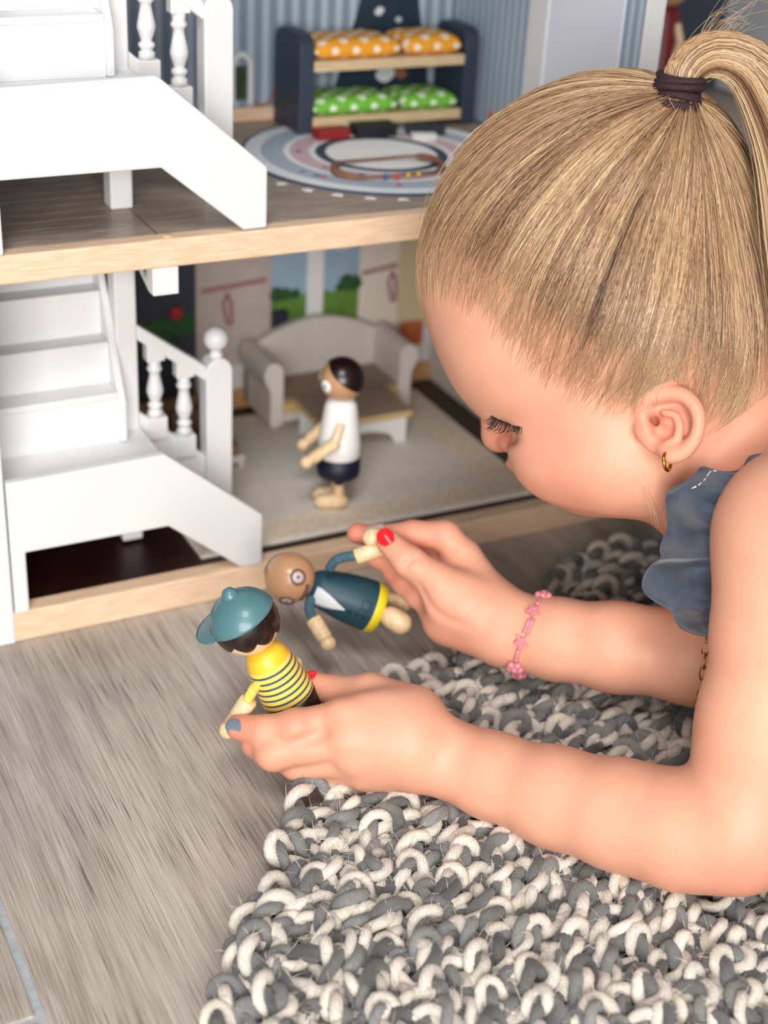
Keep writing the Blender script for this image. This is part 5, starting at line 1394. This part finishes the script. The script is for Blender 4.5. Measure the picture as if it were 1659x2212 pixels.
# bodice and skirt around the torso, out towards the right
ax = spline([K(1745, 1170, .722), K(1860, 1215, .722), K(2250, 1290, .735), K(2900, 1375, .750), K(3300, 1405, .762)], 40); T, N, B = frames(ax)
rad = np.interp(np.linspace(0, 1, 40), [0, .08, .25, .5, .75, 1], [.064, .084, .086, .084, .088, .112])
na = 96; th = np.linspace(0, 2*math.pi, na, endpoint=False)
V2 = []
for k in range(40):
    f_ = k/39; rr_ = rad[k]+.006*np.clip((f_-.55)/.45, 0, 1)*np.sin(th*17)
    V2.append(ax[k]+rr_[:, None]*(np.cos(th)[:, None]*N[k]+np.sin(th)[:, None]*B[k]))
V2 = cam2w(np.array(V2).reshape(-1, 3)); V2[:, 2] = np.maximum(V2[:, 2], .019)
i = np.arange(39)[:, None]*na; j = np.arange(na)[None]; k = (j+1) % na
o = np_mesh('bodice', V2, np.stack([i+j, i+k, i+na+k, i+na+j], -1).reshape(-1, 4), M_DRESS, None, True); adopt(o, dress)
so = o.modifiers.new('solid', 'SOLIDIFY'); so.thickness = .001; so.offset = 0

# ---- earring
M_GOLD = mat('gold', (196, 150, 74), .22, metal=1)
th = np.linspace(0, 2*math.pi, 30, endpoint=False); c = K(1441, 997, .6635)
e1 = np.array([.55, .1, .83]); e1 /= np.linalg.norm(e1); e2 = np.array([0, 1., -.1])
o = MB().tube(cam2w(np.array([c+(e1*math.cos(t)+e2*math.sin(t))*.0039 for t in th])), .00085, 10, True).build('earring', M_GOLD, None, smooth=True)
tag(o, 'small gold hoop earring in the near ear of the child', 'earring')

# ---- pink bead bracelet on the far wrist
def pink_mat():
    m = mat('pink_plastic', (255, 172, 184), .12, coat=.5); b = m.node_tree.nodes['Principled BSDF']
    b.inputs['Transmission Weight'].default_value = .45; b.inputs['IOR'].default_value = 1.4; return m
M_PINK = pink_mat()
bra = empty('bead_bracelet', tuple(cam2w(K(1147, 1372, .783))))
tag(bra, 'pink plastic bead bracelet around the far wrist', 'bracelet')
axis_c = K(1147, 1372, .7825); axd = K(1330, 1398, .770)-K(1110, 1364, .786); axd /= np.linalg.norm(axd)
b1 = np.array([-.02, 0, -1.]); b1 -= axd*(b1@axd); b1 /= np.linalg.norm(b1); b2 = np.cross(axd, b1)
if b2[1] < 0: b2 = -b2
RB = .0208
def ring(a, r=RB): return axis_c+(b1*math.cos(a)+b2*math.sin(a))*r-axd*.0045*math.sin(a)
MB().tube(cam2w(np.array([ring(a) for a in np.linspace(0, 2*math.pi, 60, endpoint=False)])), .00045, 6, True).build('elastic', mat('clear_elastic', (246, 190, 196), .3), bra, smooth=True)
def bead_flower(a, s=1.0):
    c = ring(a, RB+.0012); n_ = (b1*math.cos(a)+b2*math.sin(a)); t1 = -b1*math.sin(a)+b2*math.cos(a)
    mb = MB()
    for k in range(5):
        q = c+(t1*math.cos(k*1.2566)+axd*math.sin(k*1.2566))*.0024*s
        mb.lathe([(.0018*s*math.sin(x), -.0018*s*math.cos(x)) for x in np.linspace(0, math.pi, 8)], 12, cam2w(q), tuple(n_@MC))
    mb.lathe([(.0019*s*math.sin(x), -.0021*s*math.cos(x)) for x in np.linspace(0, math.pi, 8)], 12, cam2w(c+n_*.0006), tuple(n_@MC))
    mb.build('flower_bead', M_PINK, bra, smooth=True)
def bead_star(a, s=1.0):
    c = ring(a, RB+.0012); n_ = (b1*math.cos(a)+b2*math.sin(a)); t1 = -b1*math.sin(a)+b2*math.cos(a)
    V = []; m_ = 10
    for z_ in (-.0013, .0013):
        for k in range(m_):
            r_ = (.0046 if k % 2 == 0 else .0021)*s; V.append(cam2w(c+n_*z_+(t1*math.cos(k*math.pi/5)+axd*math.sin(k*math.pi/5))*r_))
    F = [tuple(range(m_)), tuple(range(2*m_-1, m_-1, -1))]+[(k, (k+1) % m_, m_+(k+1) % m_, m_+k) for k in range(m_)]
    MB().add(V, F).build('star_bead', M_PINK, bra, bev=.0004)
def bead_tube(a0, a1, off=0):
    MB().tube(cam2w(np.array([ring(a, RB+.0008)+axd*off for a in np.linspace(a0, a1, 6)])), .0012, 8).build('tube_bead', M_PINK, bra, smooth=True)
for k in range(8):
    a = -1.45+k*2*math.pi/8
    (bead_flower if k % 4 in (0, 3) else bead_star)(a, 1.15 if k % 4 in (0, 3) else .95)
    bead_tube(a+.22, a+.56); 
    if k == 1: bead_tube(a+.2, a+.58, .0018)

# ---- gold chain bracelet further up the far forearm
chn = empty('chain_bracelet', tuple(cam2w(K(1535, 1430, .76))))
tag(chn, 'thin gold chain bracelet on the far forearm beside the near upper arm', 'bracelet')
axis_c = K(1520, 1419, .7610); axd = K(1500, 1416, .762)-K(1330, 1398, .770); axd /= np.linalg.norm(axd)
b1 = np.array([0, 0, -1.]); b1 -= axd*(b1@axd); b1 /= np.linalg.norm(b1); b2 = np.cross(axd, b1)
if b2[1] < 0: b2 = -b2
th = np.linspace(0, 2*math.pi, 16, endpoint=False)
for k in range(26):
    a = k*2*math.pi/26; c = axis_c+(b1*math.cos(a)+b2*math.sin(a))*.0259; t1 = -b1*math.sin(a)+b2*math.cos(a); n_ = b1*math.cos(a)+b2*math.sin(a)
    w_ = axd if k % 2 else n_
    MB().tube(cam2w(np.array([c+t1*.0040*math.cos(t)+w_*.0017*math.sin(t) for t in th])), .00055, 6, True).build('chain_link', M_GOLD, chn, smooth=True)
MB().lathe([(.0026*math.sin(x), -.0026*math.cos(x)) for x in np.linspace(0, math.pi, 9)], 14, cam2w(axis_c+(b1*math.cos(.9)+b2*math.sin(.9))*.0272), tuple(axd@MC)).build('clasp', M_GOLD, chn, smooth=True)
